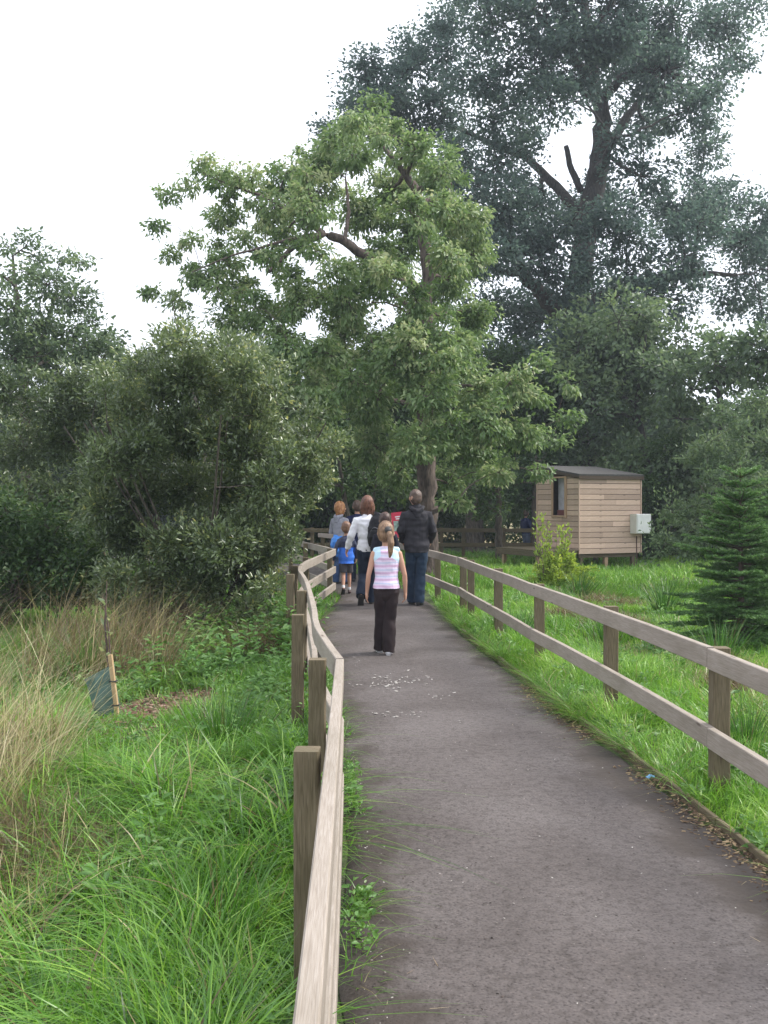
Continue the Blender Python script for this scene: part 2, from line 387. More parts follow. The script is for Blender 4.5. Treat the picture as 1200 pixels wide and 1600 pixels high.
# path sheet: real camber and worn edges
m, n, l, b, o = newmat('worn_tarmac')
t = n.new('ShaderNodeTexCoord')
def nn(scale, det=4, dist=0):
    q = n.new('ShaderNodeTexNoise'); q.inputs['Scale'].default_value = scale; q.inputs['Detail'].default_value = det; q.inputs['Distortion'].default_value = dist
    l(t.outputs['Object'], q.inputs['Vector']); return q
zb = nn(1.1, 6, .5); rb = ramp(n, [(0.3, (0.073, 0.061, 0.057)), (0.5, (0.097, 0.083, 0.079)), (0.72, (0.124, 0.109, 0.105))]); l(zb.outputs['Fac'], rb.inputs['Fac'])
zg = nn(95, 5); rg = ramp(n, [(0.33, (0.25, 0.23, 0.22)), (0.42, (0.8, 0.8, 0.8)), (0.5, (1, 1, 1)), (0.66, (1.1, 1.1, 1.1)), (0.74, (2.0, 1.95, 1.9))]); l(zg.outputs['Fac'], rg.inputs['Fac'])
mg = n.new('ShaderNodeMixRGB'); mg.blend_type = 'MULTIPLY'; mg.inputs['Fac'].default_value = 0.75
l(rb.outputs['Color'], mg.inputs['Color1']); l(rg.outputs['Color'], mg.inputs['Color2'])
zm = nn(28, 5); rm = ramp(n, [(0.36, (0.62, 0.6, 0.57)), (0.5, (1, 1, 1)), (0.7, (1.12, 1.1, 1.08))]); l(zm.outputs['Fac'], rm.inputs['Fac'])
mm = n.new('ShaderNodeMixRGB'); mm.blend_type = 'MULTIPLY'; mm.inputs['Fac'].default_value = 0.6; l(mg.outputs[0], mm.inputs['Color1']); l(rm.outputs['Color'], mm.inputs['Color2'])
# damp dirt creeping in from the edges (a surface attribute: distance to edge)
at = n.new('ShaderNodeAttribute'); at.attribute_name = 'edge'
ze = nn(2.6, 7, .8); ad = n.new('ShaderNodeMath'); ad.operation = 'MULTIPLY_ADD'; ad.inputs[1].default_value = -0.75; l(ze.outputs['Fac'], ad.inputs[0]); l(at.outputs['Fac'], ad.inputs[2])
re_ = ramp(n, [(0.0, (1, 1, 1)), (0.14, (0, 0, 0))]); sb = n.new('ShaderNodeMath'); sb.operation = 'ADD'; sb.inputs[1].default_value = 0.26; l(ad.outputs[0], sb.inputs[0]); l(sb.outputs[0], re_.inputs['Fac'])
md = n.new('ShaderNodeMixRGB'); md.inputs['Color2'].default_value = (0.048, 0.038, 0.032, 1)
mdf = n.new('ShaderNodeMath'); mdf.operation = 'MULTIPLY'; mdf.inputs[1].default_value = 0.85; l(re_.outputs['Color'], mdf.inputs[0])
l(mdf.outputs[0], md.inputs['Fac']); l(mm.outputs[0], md.inputs['Color1']); l(md.outputs[0], b.inputs['Base Color'])
bp = n.new('ShaderNodeBump'); bp.inputs['Strength'].default_value = 0.6; bp.inputs['Distance'].default_value = 0.004; l(zg.outputs['Fac'], bp.inputs['Height'])
bp2 = n.new('ShaderNodeBump'); bp2.inputs['Strength'].default_value = 0.4; bp2.inputs['Distance'].default_value = 0.02; l(zm.outputs['Fac'], bp2.inputs['Height']); l(bp.outputs[0], bp2.inputs['Normal']); l(bp2.outputs[0], b.inputs['Normal'])
b.inputs['Roughness'].default_value = 0.8; b.inputs['Specular IOR Level'].default_value = 0.3
yy = np.concatenate([np.arange(-3, 20, 0.08), np.arange(20, 31, .25)]); uu = np.linspace(0, 1, 40)
Y = np.repeat(yy[:, None], 40, 1); A = xl(yy)[:, None]; Bx = xr(yy)[:, None]
wa = (vnoise(yy * 0, yy, 3, 3) - .5)[:, None] * .05; wb = (vnoise(yy * 0 + 5, yy, 3, 4) - .5)[:, None] * .05
X = (A - .02 + wa) + (Bx + .02 + wb - A - wa) * uu[None, :]
Z = 0.012 * np.sin(uu * np.pi)[None, :] + (vnoise(X, Y, 2.2, 5) - .5) * 0.012
Z = Z - 0.03 * (np.minimum(uu, 1 - uu)[None, :] < 0.012)
E = np.minimum(X - A, Bx - X - (.30 * np.clip(vnoise(Y * 0 + 2, Y, .9, 2) - .25, 0, 1) * np.clip((8 - Y) / 2, 0, 1)))
E = np.maximum(E, 0)
i = np.arange(len(yy) - 1)[:, None] * 40 + np.arange(39)[None, :]
me = mesh_np('path', np.stack([X, Y, Z], -1).reshape(-1, 3), np.stack([i, i + 1, i + 41, i + 40], -1).reshape(-1, 4), {'edge': np.clip(E, 0, 1).ravel()})
pth = link('path', me, m, None, True); tag(pth, 'grey brown tarmac footpath curving left between two fences', 'path', kind='structure')

# timber edging board on the right of the path
ed = empty('path_edging', (0, 0, 0), 0, 'half buried timber edging boards along the right side of the path', 'edging')
yy = np.arange(2.0, 13, 1.55)
for k, (a, c) in enumerate(zip(yy[:-1], yy[1:])):
    ym = np.linspace(a, c - 0.01, 5)
    link('board', sweep([(float(xr(v)) + 0.035, v, -0.015 + random.uniform(-.012, .006)) for v in ym], 0.013, 0.055, 0.003, jit=0.002), M_POST, ed)

# ------------------------------------------------------------------ fences
RAIL_HW, RAIL_HH = 0.021, 0.056
def smooth_poly(pts, n=4):
    P_ = [Vector(p) for p in pts]; res = []
    for i in range(len(P_) - 1):
        p0 = P_[max(i - 1, 0)]; p1 = P_[i]; p2 = P_[i + 1]; p3 = P_[min(i + 2, len(P_) - 1)]
        for k in range(n):
            t_ = k / n
            res.append(0.5 * ((2 * p1) + (-p0 + p2) * t_ + (2 * p0 - 5 * p1 + 4 * p2 - p3) * t_ * t_ + (-p0 + 3 * p1 - 3 * p2 + p3) * t_ ** 3))
    res.append(P_[-1]); return res

def rails(root, line, zs, mat=None, gap=0.004):
    """line: list of xy; one rail object per height"""
    for z_, dz in zs:
        p = [(x, y, z_ - RAIL_HH + random.uniform(-.004, .004)) for x, y in line]
        d0 = (Vector(p[1]) - Vector(p[0])).normalized() * gap; d1 = (Vector(p[-2]) - Vector(p[-1])).normalized() * gap
        p[0] = tuple(Vector(p[0]) + d0); p[-1] = tuple(Vector(p[-1]) + d1)
        link('rail', sweep(p, RAIL_HW, RAIL_HH, 0.004), mat or M_RAIL, root)

def post(root, x, y, top, w=0.085, rot=0.0, lean=(0, 0), mat=None):
    zb = -0.55
    me = sweep([(0, 0, zb), (0, 0, -0.1), (0, 0, top * .5), (0, 0, top)], w / 2, w / 2, 0.006, up=(math.sin(rot), math.cos(rot), 0), jit=0.0015)
    o = link('post', me, mat or M_POST, root); o.location = (x, y, 0); o.rotation_euler = (lean[0], lean[1], 0); return o

lf = empty('wooden_fence', (-0.2, 5, 0), 0, 'curving three rail fence of weathered timber along the left of the path', 'fence')
def sub(root, fn):
    """build in world coordinates then keep them under the root"""
    before = set(o.name for o in COL.objects); fn()
    for o in COL.objects:
        if o.name not in before and o.parent == root: o.location = Vector(o.location) - Vector(root.location)
def left_fence():
    z3 = [(0.80, 0), (0.50, 0), (0.22, 0)]
    rails(lf, [(-0.075, -0.4), (-0.117, 1.55), (-0.160, 3.32)][0:2] + [(-0.165, 3.30), (-0.222, 5.2)], z3)
    a = smooth_poly([(-0.222, 5.2, 0), (-0.42, 6.55, 0), (-0.515, 7.66, 0)], 3); rails(lf, [(p.x, p.y) for p in a], z3)
    a = smooth_poly([(-0.515, 7.66, 0), (-0.66, 9.2, 0), (-0.80, 10.6, 0), (-0.985, 12.1, 0), (-1.045, 13.0, 0)], 3); rails(lf, [(p.x, p.y) for p in a], z3)
    a = smooth_poly([(-1.045, 13.0, 0), (-1.05, 13.7, 0), (-1.02, 14.5, 0), (-0.84, 17.7, 0)], 4); rails(lf, [(p.x, p.y) for p in a], z3)
    rails(lf, [(-0.87, 17.76), (-1.9, 22.1)], z3); rails(lf, [(-1.9, 22.1), (-3.7, 25.8)], z3); rails(lf, [(-3.7, 25.8), (-6.3, 28.3)], z3)
    for x, y, tp in [(-0.15, 1.2, .79), (-0.245, 3.33, .785), (-0.335, 5.22, .80), (-0.60, 7.2, .80), (-0.73, 9.2, .80), (-1.02, 11.3, .80), (-1.13, 13.1, .79), (-1.12, 14.9, .80), (-0.92, 17.66, .80), (-1.52, 20.1, .80), (-2.0, 22.2, .79), (-2.9, 24.1, .80), (-3.8, 25.9, .80), (-5.1, 27.2, .8)]:
        post(lf, x, y, tp + random.uniform(-.008, .008), 0.085 if y > 4 else 0.08, rot=random.uniform(-.05, .05), lean=(random.uniform(-.006, .006), random.uniform(-.008, .008)))
sub(lf, left_fence)
rf = empty('wooden_fence', (1.8, 5, 0), 0, 'two rail timber fence on the right of the path in front of the lawn', 'fence')
def right_fence():
    z2 = [(0.80, 0), (0.37, 0)]
    segs = [[(1.86, -0.3), (1.86, 1.6), (1.85, 3.5)], [(1.85, 3.5), (1.765, 5.6)], [(1.765, 5.6), (1.70, 6.7), (1.63, 7.75), (1.53, 8.9), (1.43, 10.0)], [(1.43, 10.0), (1.36, 11.1), (1.28, 12.2), (1.20, 13.2), (1.13, 14.1)], [(1.13, 14.1), (1.08, 14.9)], [(1.06, 14.95), (0.80, 16.9), (0.47, 19.2)], [(0.47, 19.2), (-0.1, 22.9)], [(-0.1, 22.9), (-1.7, 27.0)]]
    for s in segs: rails(rf, s, z2)
    for x, y in [(1.93, 1.6), (1.93, 3.5), (1.83, 5.66), (1.715, 7.84), (1.51, 10.06), (1.36, 12.3), (1.20, 14.25), (1.15, 15.0), (0.88, 16.95), (0.55, 19.3), (-0.02, 22.95), (-1.6, 27.1)]:
        post(rf, x, y, 0.80 + random.uniform(-.012, .006), 0.095, rot=random.uniform(-.08, .08), lean=(random.uniform(-.008, .008), random.uniform(-.008, .008)))
sub(rf, right_fence)
ff = empty('wooden_fence', (0, 30, 0), 0, 'dark far fence in the shade under the trees', 'fence')
def far_fence():
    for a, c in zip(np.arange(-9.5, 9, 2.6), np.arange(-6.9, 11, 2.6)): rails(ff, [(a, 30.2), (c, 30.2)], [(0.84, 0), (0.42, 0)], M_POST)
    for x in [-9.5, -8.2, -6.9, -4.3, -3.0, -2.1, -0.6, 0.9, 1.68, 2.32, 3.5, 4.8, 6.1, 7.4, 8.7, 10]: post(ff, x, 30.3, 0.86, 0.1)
sub(ff, far_fence)

# ------------------------------------------------------------------ shed
SA = R(25); sh = empty('wooden_shed', (4.9, 26.0, 0), SA, 'small boarded wooden shed on short posts with an open hatch and felt roof', 'shed')
WD, DP, ZB = 1.88, 1.85, 0.30      # width along local x, depth along local y
ZT0, ZT1 = 2.27, 2.52
bh = 0.137
def clad(parent, name, x0, x1, y0, y1, ztop0, ztop1, nrm, hole=None):
    """shiplap boards between two plan points, board top follows the roof; hole = (s0,s1,z0,z1)"""
    mes = []; a = Vector((x0, y0, 0)); c = Vector((x1, y1, 0)); d = (c - a); Ln = d.length; d.normalize(); nv = Vector(nrm); z_ = ZB
    while z_ < max(ztop0, ztop1):
        spans = [(0, Ln)]
        if hole and z_ + bh > hole[2] and z_ < hole[3]: spans = [(0, hole[0]), (hole[1], Ln)]
        for s0, s1 in spans:
            if z_ + bh > min(ztop0, ztop1):      # top boards cut to the roof slope
                if ztop1 > ztop0: s0 = max(s0, (z_ + bh * .6 - ztop0) / (ztop1 - ztop0) * Ln)
                if s1 - s0 < .05: continue
            cut = [s0] + ([random.uniform(s0 + .3, s1 - .3)] if s1 - s0 > 1.5 and random.random() < .6 else []) + [s1]
            for q0, q1 in zip(cut[:-1], cut[1:]):
                p = a + d * (q0 + .001) + nv * 0.011; q = a + d * (q1 - .001) + nv * 0.011
                h_ = min(bh - 0.012, max(ztop0, ztop1) - z_ - .004)
                if h_ < .02: continue
                mes.append(sweep([(p.x, p.y, z_ + h_ / 2), (q.x, q.y, z_ + h_ / 2)], 0.010 + random.uniform(0, .002), h_ / 2, 0.003))
        z_ += bh
    # sheathing just behind the boards so no gap shows
    spans = [(0, Ln, ZB, None)] if not hole else [(0, hole[0], ZB, None), (hole[1], Ln, ZB, None), (hole[0], hole[1], ZB, hole[2]), (hole[0], hole[1], hole[3], None)]
    bm = bmesh.new(); uvl = bm.loops.layers.uv.new('UVMap')
    for s0, s1, zz0, zz1 in spans:
        p = a + d * s0 - nv * .004; q = a + d * s1 - nv * .004
        t0 = zz1 or (ztop0 + (ztop1 - ztop0) * s0 / Ln); t1 = zz1 or (ztop0 + (ztop1 - ztop0) * s1 / Ln)
        vs = [bm.verts.new(v) for v in ((p.x, p.y, zz0), (q.x, q.y, zz0), (q.x, q.y, t1), (p.x, p.y, t0))]
        ws = [bm.verts.new(Vector(v.co) - nv * .012) for v in vs]
        fs = [vs, ws[::-1]] + [[vs[i], ws[i], ws[(i + 1) % 4], vs[(i + 1) % 4]] for i in range(4)]
        for f in fs:
            f = bm.faces.new(f)
            for lp in f.loops: lp[uvl].uv = (lp.vert.co.x + lp.vert.co.y, lp.vert.co.z)
    bmesh.ops.recalc_face_normals(bm, faces=bm.faces)
    m2 = bpy.data.meshes.new('sheath'); bm.to_mesh(m2); bm.free()
    w_ = link(name, join_meshes(mes), M_SHED, parent); link('lining', m2, M_TRIM, w_); return w_
M_TRIM = mat_wood('dark_fascia_wood', [(0.3, (0.05, 0.035, 0.025)), (0.7, (0.11, 0.08, 0.055))], 0.2)
def board_color_variation(mt):
    n = mt.node_tree.nodes; l = mt.node_tree.links.new
    b = next(x for x in n if x.type == 'BSDF_PRINCIPLED'); src = b.inputs['Base Color'].links[0].from_socket
    g_ = n.new('ShaderNodeNewGeometry'); r_ = ramp(n, [(0, (0.72, 0.70, 0.70)), (1, (1.15, 1.12, 1.12))]); l(g_.outputs['Random Per Island'], r_.inputs['Fac'])
    mu = n.new('ShaderNodeMixRGB'); mu.blend_type = 'MULTIPLY'; mu.inputs['Fac'].default_value = 1; l(src, mu.inputs['Color1']); l(r_.outputs['Color'], mu.inputs['Color2']); l(mu.outputs[0], b.inputs['Base Color'])
board_color_variation(M_SHED)
clad(sh, 'wall', 0, WD, 0, 0, ZT0, ZT0, (0, -1, 0))
HS = (0.55, 1.14, 1.27, 2.22)   # hatch along depth
clad(sh, 'wall', 0, 0, 0, DP, ZT0, ZT1, (-1, 0, 0), HS)
clad(sh, 'wall', WD, WD, 0, DP, ZT0, ZT1, (1, 0, 0))
clad(sh, 'wall', 0, WD, DP, DP, ZT1, ZT1, (0, 1, 0))
M_FELT = mat_plain('roof_felt', (0.065, 0.062, 0.058), 0.9, 0.35, 25)
sl_ = (ZT1 - ZT0) / DP
link('roof', sweep([(WD / 2, -0.10, ZT0 + .03 - .1 * sl_), (WD / 2, DP + .1, ZT1 + .03 + .1 * sl_)], WD / 2 + 0.07, 0.022, .004), M_FELT, sh)
link('fascia', join_meshes([sweep([(-0.07, -0.085, ZT0 - .045), (WD + .07, -0.085, ZT0 - .045)], .011, .045),
                            sweep([(-0.058, -0.07, ZT0 - .035), (-0.058, DP + .08, ZT1 - .035 + .02)], .011, .036),
                            sweep([(WD + 0.058, -0.07, ZT0 - .035), (WD + 0.058, DP + .08, ZT1 - .015)], .011, .036)]), M_TRIM, sh)
for cx_, cy_, ct_ in ((-.026, -.026, ZT0), (WD + .026, -.026, ZT0), (-.026, DP + .026, ZT1)): link('corner_trim', sweep([(cx_, cy_, ZB), (cx_, cy_, ct_ - .1)], .016, .016, up=(0, 1, 0)), M_SHED, sh)
link('floor', box(WD - .04, DP - .04, .05, (WD / 2, DP / 2, ZB + .02)), M_POST, sh)
link('bearer', join_meshes([box(WD - .1, .08, .1, (WD / 2, .14, ZB - .056)), box(WD - .1, .08, .1, (WD / 2, DP - .14, ZB - .056))]), M_POST, sh)
for lx, ly in ((.14, .14), (.9, .14), (WD - .12, .14), (.14, DP - .14), (WD - .12, DP - .14)):
    link('leg', sweep([(lx, ly, -0.5), (lx, ly, ZB - .108)], .05, .05, .005, up=(0, 1, 0)), M_FRAME if lx == .9 else M_POST, sh)
hf = [sweep([(-.036, HS[0], HS[2] - .07), (-.036, HS[0], HS[3] + .05)], .018, .04, up=(0, 1, 0)), sweep([(-.036, HS[1], HS[2] - .07), (-.036, HS[1], HS[3] + .05)], .018, .028, up=(0, 1, 0)),
      sweep([(-.04, HS[0] + .042, HS[3] + .02), (-.04, HS[1] - .03, HS[3] + .02)], .02, .02), sweep([(-.04, HS[0] + .042, HS[2] - .03), (-.04, HS[1] - .03, HS[2] - .03)], .03, .02)]
link('hatch_frame', join_meshes(hf), M_FRAME, sh)
link('inner_panel', box(.02, .42, 1.6, (.13, HS[0] + .33, 1.45)), mat_plain('pale_lining', (0.45, 0.44, 0.50), .8), sh)
link('red_tray', box(.2, .44, .14, (.16, (HS[0] + HS[1]) / 2, HS[2] + .06)), mat_plain('dark_red_paint', (0.12, 0.02, 0.015), .5), sh)
mb = link('meter_box', join_meshes([box(.46, .26, .50, (0, 0, 0), .012), box(.42, .012, .46, (0, -.137, 0), .004)]), mat_plain('pale_grey_box', (0.66, 0.67, 0.63), .45, .08, 5), sh); mb.location = (WD - .10, -.165, 1.05)
V, Fq = tubes_np([(np.array([(WD - .12, -.035, .73), (WD - .12, -.036, .4), (WD - .12, -.035, -.05)]), np.array([.012] * 3))], 8)
link('cable_pipe', mesh_np('pipe', V, Fq), mat_plain('pipe_brown', (0.09, 0.05, 0.04), .6), sh, True)
dk = [sweep([(-1.22, q, .40), (-.03, q, .40)], .065, .018, .003) for q in np.arange(.02, DP + .1, .137)]
link('deck', join_meshes(dk), M_POST, sh)
link('deck_beam', join_meshes([sweep([(-1.2, 0, .316), (-1.2, DP + .1, .316)], .025, .062), sweep([(-.12, 0, .316), (-.12, DP + .1, .316)], .025, .062), sweep([(-1.17, -.02, .316), (-.15, -.02, .316)], .02, .062)]), M_POST, sh)
for lx, ly in ((-1.15, 1.7), (-1.15, .12)): link('leg', sweep([(lx, ly, -.5), (lx, ly, .25)], .045, .045, .005, up=(0, 1, 0)), M_FRAME, sh)

# ------------------------------------------------------------------ red notice board
sg = empty('notice_board', (0.37, 20.6, 0), R(8), 'red topped notice board with a picture and white text panel, beyond the dark coated man', 'notice board')
link('post', sweep([(.1, .03, -.4), (.1, .03, 1.2)], .035, .035, .004, up=(0, 1, 0)), M_POST, sg)
bd = empty('board', (0, 0, 1.16), 0); bd.parent = sg; bd.rotation_euler = (0, R(-7), 0)
M_RED = mat_plain('red_sign_paint', (0.55, 0.02, 0.06), .4, .06); M_WHT = mat_plain('white_sign_paint', (0.75, 0.75, 0.76), .4, .04)
link('board_panel', box(.62, .02, .50, (0.1, -.02, 0), .004), M_RED, bd)
link('text_panel', join_meshes([box(.28, .006, .20, (0.16, -.0345, -.13), .001), box(.24, .006, .022, (-0.02, -.0345, .16), .001), box(.16, .006, .022, (-0.05, -.0345, .12), .001), box(.05, .006, .1, (.2, -.0345, .12), .001)]), M_WHT, bd)
link('picture_panel', box(.19, .006, .2, (-.09, -.0345, -.02), .001), mat_plain('sign_picture', (0.22, 0.30, 0.26), .4, .8, 14), bd)
link('lettering', join_meshes([box(w_, .004, .016, (0.14 + dx_, -.040, z_), .001) for z_, w_, dx_ in ((-.07, .14, 0), (-.11, .18, .01), (-.15, .11, -.02), (-.19, .16, .0))]), mat_plain('sign_black', (0.03, 0.03, 0.03), .5), bd)

# ------------------------------------------------------------------ tree guard with stake, litter
gzf = float(gz(-2.2, 8.3))
tg = empty('tree_guard', (-2.20, 8.3, gzf), 0, 'green mesh tree guard tied to a leaning wooden stake in the left grass', 'tree guard')
m, n, l, b, o = newmat('green_mesh'); t = n.new('ShaderNodeTexCoord'); wv = n.new('ShaderNodeTexNoise'); wv.inputs['Scale'].default_value = 9
r = ramp(n, [(0.3, (0.07, 0.14, 0.11)), (0.7, (0.17, 0.27, 0.25))]); l(t.outputs['Object'], wv.inputs['Vector']); l(wv.outputs['Fac'], r.inputs['Fac']); l(r.outputs['Color'], b.inputs['Base Color'])
trp = n.new('ShaderNodeBsdfTransparent'); ms = n.new('ShaderNodeMixShader'); ms.inputs[0].default_value = 0.72; l(trp.outputs[0], ms.inputs[1]); l(b.outputs[0], ms.inputs[2]); l(ms.outputs[0], o.inputs['Surface']); b.inputs['Roughness'].default_value = .5
# woven mesh panels: thin bent sheet with real thickness
sheet = [(-.215, .02), (-.12, -.03), (0, -.015), (.03, .05), (-.05, .14), (-.17, .12), (-.215, .02)]
bm = bmesh.new(); rings = []
for z_, sc, tilt in ((-.08, .82, .07), (.12, .88, .045), (.25, .92, .02), (.37, .95, 0)):
    rings.append([bm.verts.new((x * sc + tilt, y * sc, z_ + (0.05 * (x + .1) / .1 if z_ > .3 else 0))) for x, y in sheet[:-1]])
for a, c in zip(rings[:-1], rings[1:]):
    for k in range(6): bm.faces.new((a[k], a[(k + 1) % 6], c[(k + 1) % 6], c[k]))
me = bpy.data.meshes.new('sleeve'); bm.to_mesh(me); bm.free(); so_ = link('mesh_sleeve', me, m, tg); md_ = so_.modifiers.new('t', 'SOLIDIFY'); md_.thickness = .003
link('stake', sweep([(.10, -.05, -.15), (.02, -.045, .52)], .016, .02, .003, up=(0, 1, 0)), M_STAKE, tg)
M_TIE = mat_plain('black_tie', (.02, .02, .02), .6)
for z_, x_ in ((.31, .045), (.12, .067)): link('tie', box(.06, .052, .012, (x_, -.045, z_), .003), M_TIE, tg)
sp = empty('sapling', (-2.22, 8.36, gzf), 0, 'thin sapling with only a few leaves growing out of the green mesh guard', 'sapling')
V, Fq = tubes_np([(np.array([(0, 0, -.1), (.0, .01, .35), (-.03, .0, .75), (-.02, .02, 1.1)]), np.array([.012, .011, .008, .003])), (np.array([(.03, 0, -.1), (.02, .0, .35), (.0, .0, .7), (-.05, .02, 1.0)]), np.array([.009, .008, .006, .002]))], 6)
link('stem', mesh_np('stem', V, Fq), mat_bark('sapling_bark', (.05, .03, .03), (.12, .08, .07)), sp, True)
V_, F_, T_ = leaves_np(np.array([(-.03, 0, .5 + .04 * i) for i in range(12)]), rng.normal(size=(12, 3)) + np.array([0, 0, .3]), np.full(12, .07), np.full(12, .035), rng.random(12) * .4 + .6)
link('leaves', mesh_np('leaves', V_, F_, {'tone': T_}), M_WILLOW, sp)
lt = link('sweet_wrapper', sweep([(-.02, 0, 0), (0, .006, .012), (.022, 0, .006)], .016, .002, .0005), mat_plain('blue_foil', (.15, .35, .6), .25, .4, 60)); lt.location = (1.5, 5.83, .035)
tag(lt, 'tiny crumpled blue wrapper at the right edge of the path', 'litter')

# ------------------------------------------------------------------ trees and bushes
# big oak, right of centre, far behind the shed
D = 38.0
OAK = [(760,20,60),(850,25,70),(950,20,80),(1050,30,75),(1135,40,52),(1175,15,30),(735,-30,55),(800,-70,70),(900,-100,90),(1010,-80,90),(1100,-50,60),(650,105,50),(700,80,45),(745,120,60),(830,110,62),(905,120,45,-3),(1040,110,70),(1075,170,50),(1010,190,45),(960,100,55,3),(620,140,42),(690,165,45),(585,110,28),(560,150,25),
 (770,190,42),(715,235,48),(790,255,50),(860,150,45),(650,190,40),(690,330,60),(775,330,58),(830,410,50),(850,300,30),(1000,275,52),(1060,330,62),(1120,330,55),(1165,390,55),(1070,400,58),(985,370,55),(1150,460,42),(1190,330,30),(945,470,45,3),(1010,465,42),(1090,350,50),(1200,420,40),(900,330,45,3.5),(940,300,42,4),(870,380,35,-3),(760,400,50),(715,420,45),(960,220,30,-3),(935,400,30,-4),(910,560,40,-3),(940,520,40,-2),(820,480,45),(860,560,45,-2),(960,60,45,-4),(900,60,50,-4),(1020,110,50,3),(690,30,30),(650,70,30),(1190,480,30),(1100,240,40),(1190,360,40),(810,200,40),(880,560,50,-3),(900,520,34,-3),(850,500,50),(760,480,50),(800,540,55),(950,540,50,-2),(1000,520,45),(930,620,50,-2),(860,640,50,-2),(880,460,26,-3),(925,350,26,-4),(590,180,40,2),(560,165,34),(600,200,40),(525,205,32),(555,120,24),(640,215,40),(610,150,36),(580,90,18),(870,430,34,-3),(915,430,30,-4),(890,350,30,-3),(930,480,34,-4),(840,320,34,-2),(980,430,36,-2),(960,330,34,-4),(800,300,40),(1000,480,40),(1060,470,34),(900,560,44,-3.5),(870,610,44,-3),(920,500,30,-4),(740,290,40),(820,370,44),(700,270,36),(1150,90,30),(1120,130,30)]
oak_tr = pl([(895,800,.72),(897,700,.62),(888,600,.54),(892,500,.50),(905,420,.45),(918,330,.42),(935,260,.38),(945,190,.32),(925,110,.24),(915,30,.19),(905,-60,.12)], D)
limbs = [pl([(880,490,.34),(850,462,.28,-.5),(822,435,.22,-1),(800,390,.16,-1.5),(770,330,.10,-2)], D), pl([(900,480,.3),(950,462,.26,-.3),(1010,440,.2,-1),(1080,425,.12,-1.5),(1150,430,.06,-2)], D),
         pl([(915,350,.24),(870,290,.18,.5),(820,245,.14,1),(750,215,.1,1.2),(690,190,.06,1.5)], D), pl([(908,300,.14),(890,255,.11,0),(884,228,.09,0)], D), pl([(940,240,.22),(990,170,.14,1),(1040,100,.08,1.5)], D),
         pl([(925,130,.2),(870,60,.14,-1),(820,0,.08,-1.5)], D), pl([(920,60,.18),(960,0,.12,1),(1010,-60,.08,1.5)], D)]
make_tree('oak_tree', P(895, 786 + EYE * F / D, D), oak_tr, clumps_px(OAK, D, 6.5, 900, 1), (.155, .10), 14, 84, M_OAK, M_BARKO, 'huge tall oak with a thick dark trunk rising behind the shed', limbs=limbs, r0=.7, sub_sigma=.30, droop=.1, twig_r=.02, shell=.45, tone_mu=.4)

# pale cherry-like tree in the middle
D = 23.0
CH = [(265,308,12),(310,252,16),(340,275,24),(385,285,28),(440,278,32),(500,250,36),(530,212,28),(565,190,28),(605,205,34),(650,235,36),(585,160,20),(480,275,24),(560,255,42),(620,290,46),(690,275,38),(715,335,42),(740,400,40),(700,440,48),(640,360,48),(560,330,46),(480,330,42),(420,335,36),(350,345,26),(300,378,20),(248,355,9),(262,398,10),(310,430,28),(355,415,30),(420,395,30),(480,385,26),(600,430,46),(540,465,44),(470,470,40),(400,480,36),(360,505,28),(340,450,20),(238,455,8),(285,470,18),(650,500,50),(735,500,42),(720,560,45),(600,540,52),(520,555,50),(450,540,46),(395,560,38),
 (660,600,52),(580,630,52),(500,640,46),(740,620,48),(795,600,36),(845,560,14),(840,620,22),(885,655,20),(815,680,34),(740,700,46),(660,690,46),(590,700,40),(530,700,34),(780,738,26),(700,755,26),(838,738,18),(712,785,15),(755,660,40),(620,580,46),(690,520,36),(560,590,46),(480,590,42),(430,600,38),(620,740,26),(470,690,36),(890,600,16),(870,690,20)]
ch_tr = pl([(668,900,.24),(668,800,.23),(666,700,.21),(662,640,.20),(668,560,.18),(664,480,.16),(668,420,.14),(660,350,.12),(650,295,.10),(625,262,.07),(600,230,.04)], D)
cl = [pl([(664,470,.15),(630,430,.12,-.2),(575,403,.11,-.5),(540,378,.10,-.7),(505,365,.09,-.8),(460,385,.06,-1),(420,425,.04,-1.2)], D), pl([(505,365,.07,-.8),(470,340,.055,-.6),(420,310,.04,-.4),(350,285,.025,-.2),(300,262,.014,0)], D),
      pl([(505,365,.05,-.8),(470,370,.045,-1),(430,380,.03,-1.2),(360,400,.02,-1.2),(300,425,.012,-1.2)], D), pl([(652,298,.07),(680,285,.06,-.3),(705,288,.04,-.5)], D), pl([(664,520,.1),(640,480,.08,.2),(618,462,.07,.4)], D), pl([(538,378,.05,-.7),(545,330,.04,-.5),(540,280,.02,-.3)], D)]
cherry_cl = clumps_px(CH + [(520,430,32),(580,450,36),(450,430,30),(620,400,34),(380,450,28),(540,500,40),(430,500,34),(700,400,40,-2.5),(640,330,40,-2.5),(690,330,38,-2),(590,400,30,1.5),(560,420,30,2),(740,350,30),(500,470,36),(668,620,38,-3),(655,700,40,-3),(700,660,42,-2.8),(640,540,40,-3),(690,570,36,-3),(650,470,36,-2.5),(500,300,34),(460,300,26),(300,290,14),(360,310,20),(400,310,24),(450,360,26),(330,380,18),(380,370,22)] + [(c[0] + random.uniform(-14, 14), c[1] + random.uniform(-14, 14), c[2] * .75) for c in CH if c[2] > 22], D, 4.2, 640, 1)
make_tree('cherry_tree', P(668, 786 + EYE * F / D, D), ch_tr, cherry_cl, (.115, .055), 50, 66, M_CHERRY, M_BARKC, 'broad pale green cherry tree with drooping leaves above the walkers', limbs=cl, r0=.24, sub_sigma=.12, droop=.6, twig_r=.007, shell=.4, tone_mu=.58, minz=1.2)
# a few withered orange leaves
o_ = P(700, 747, 21.6); n_ = 14

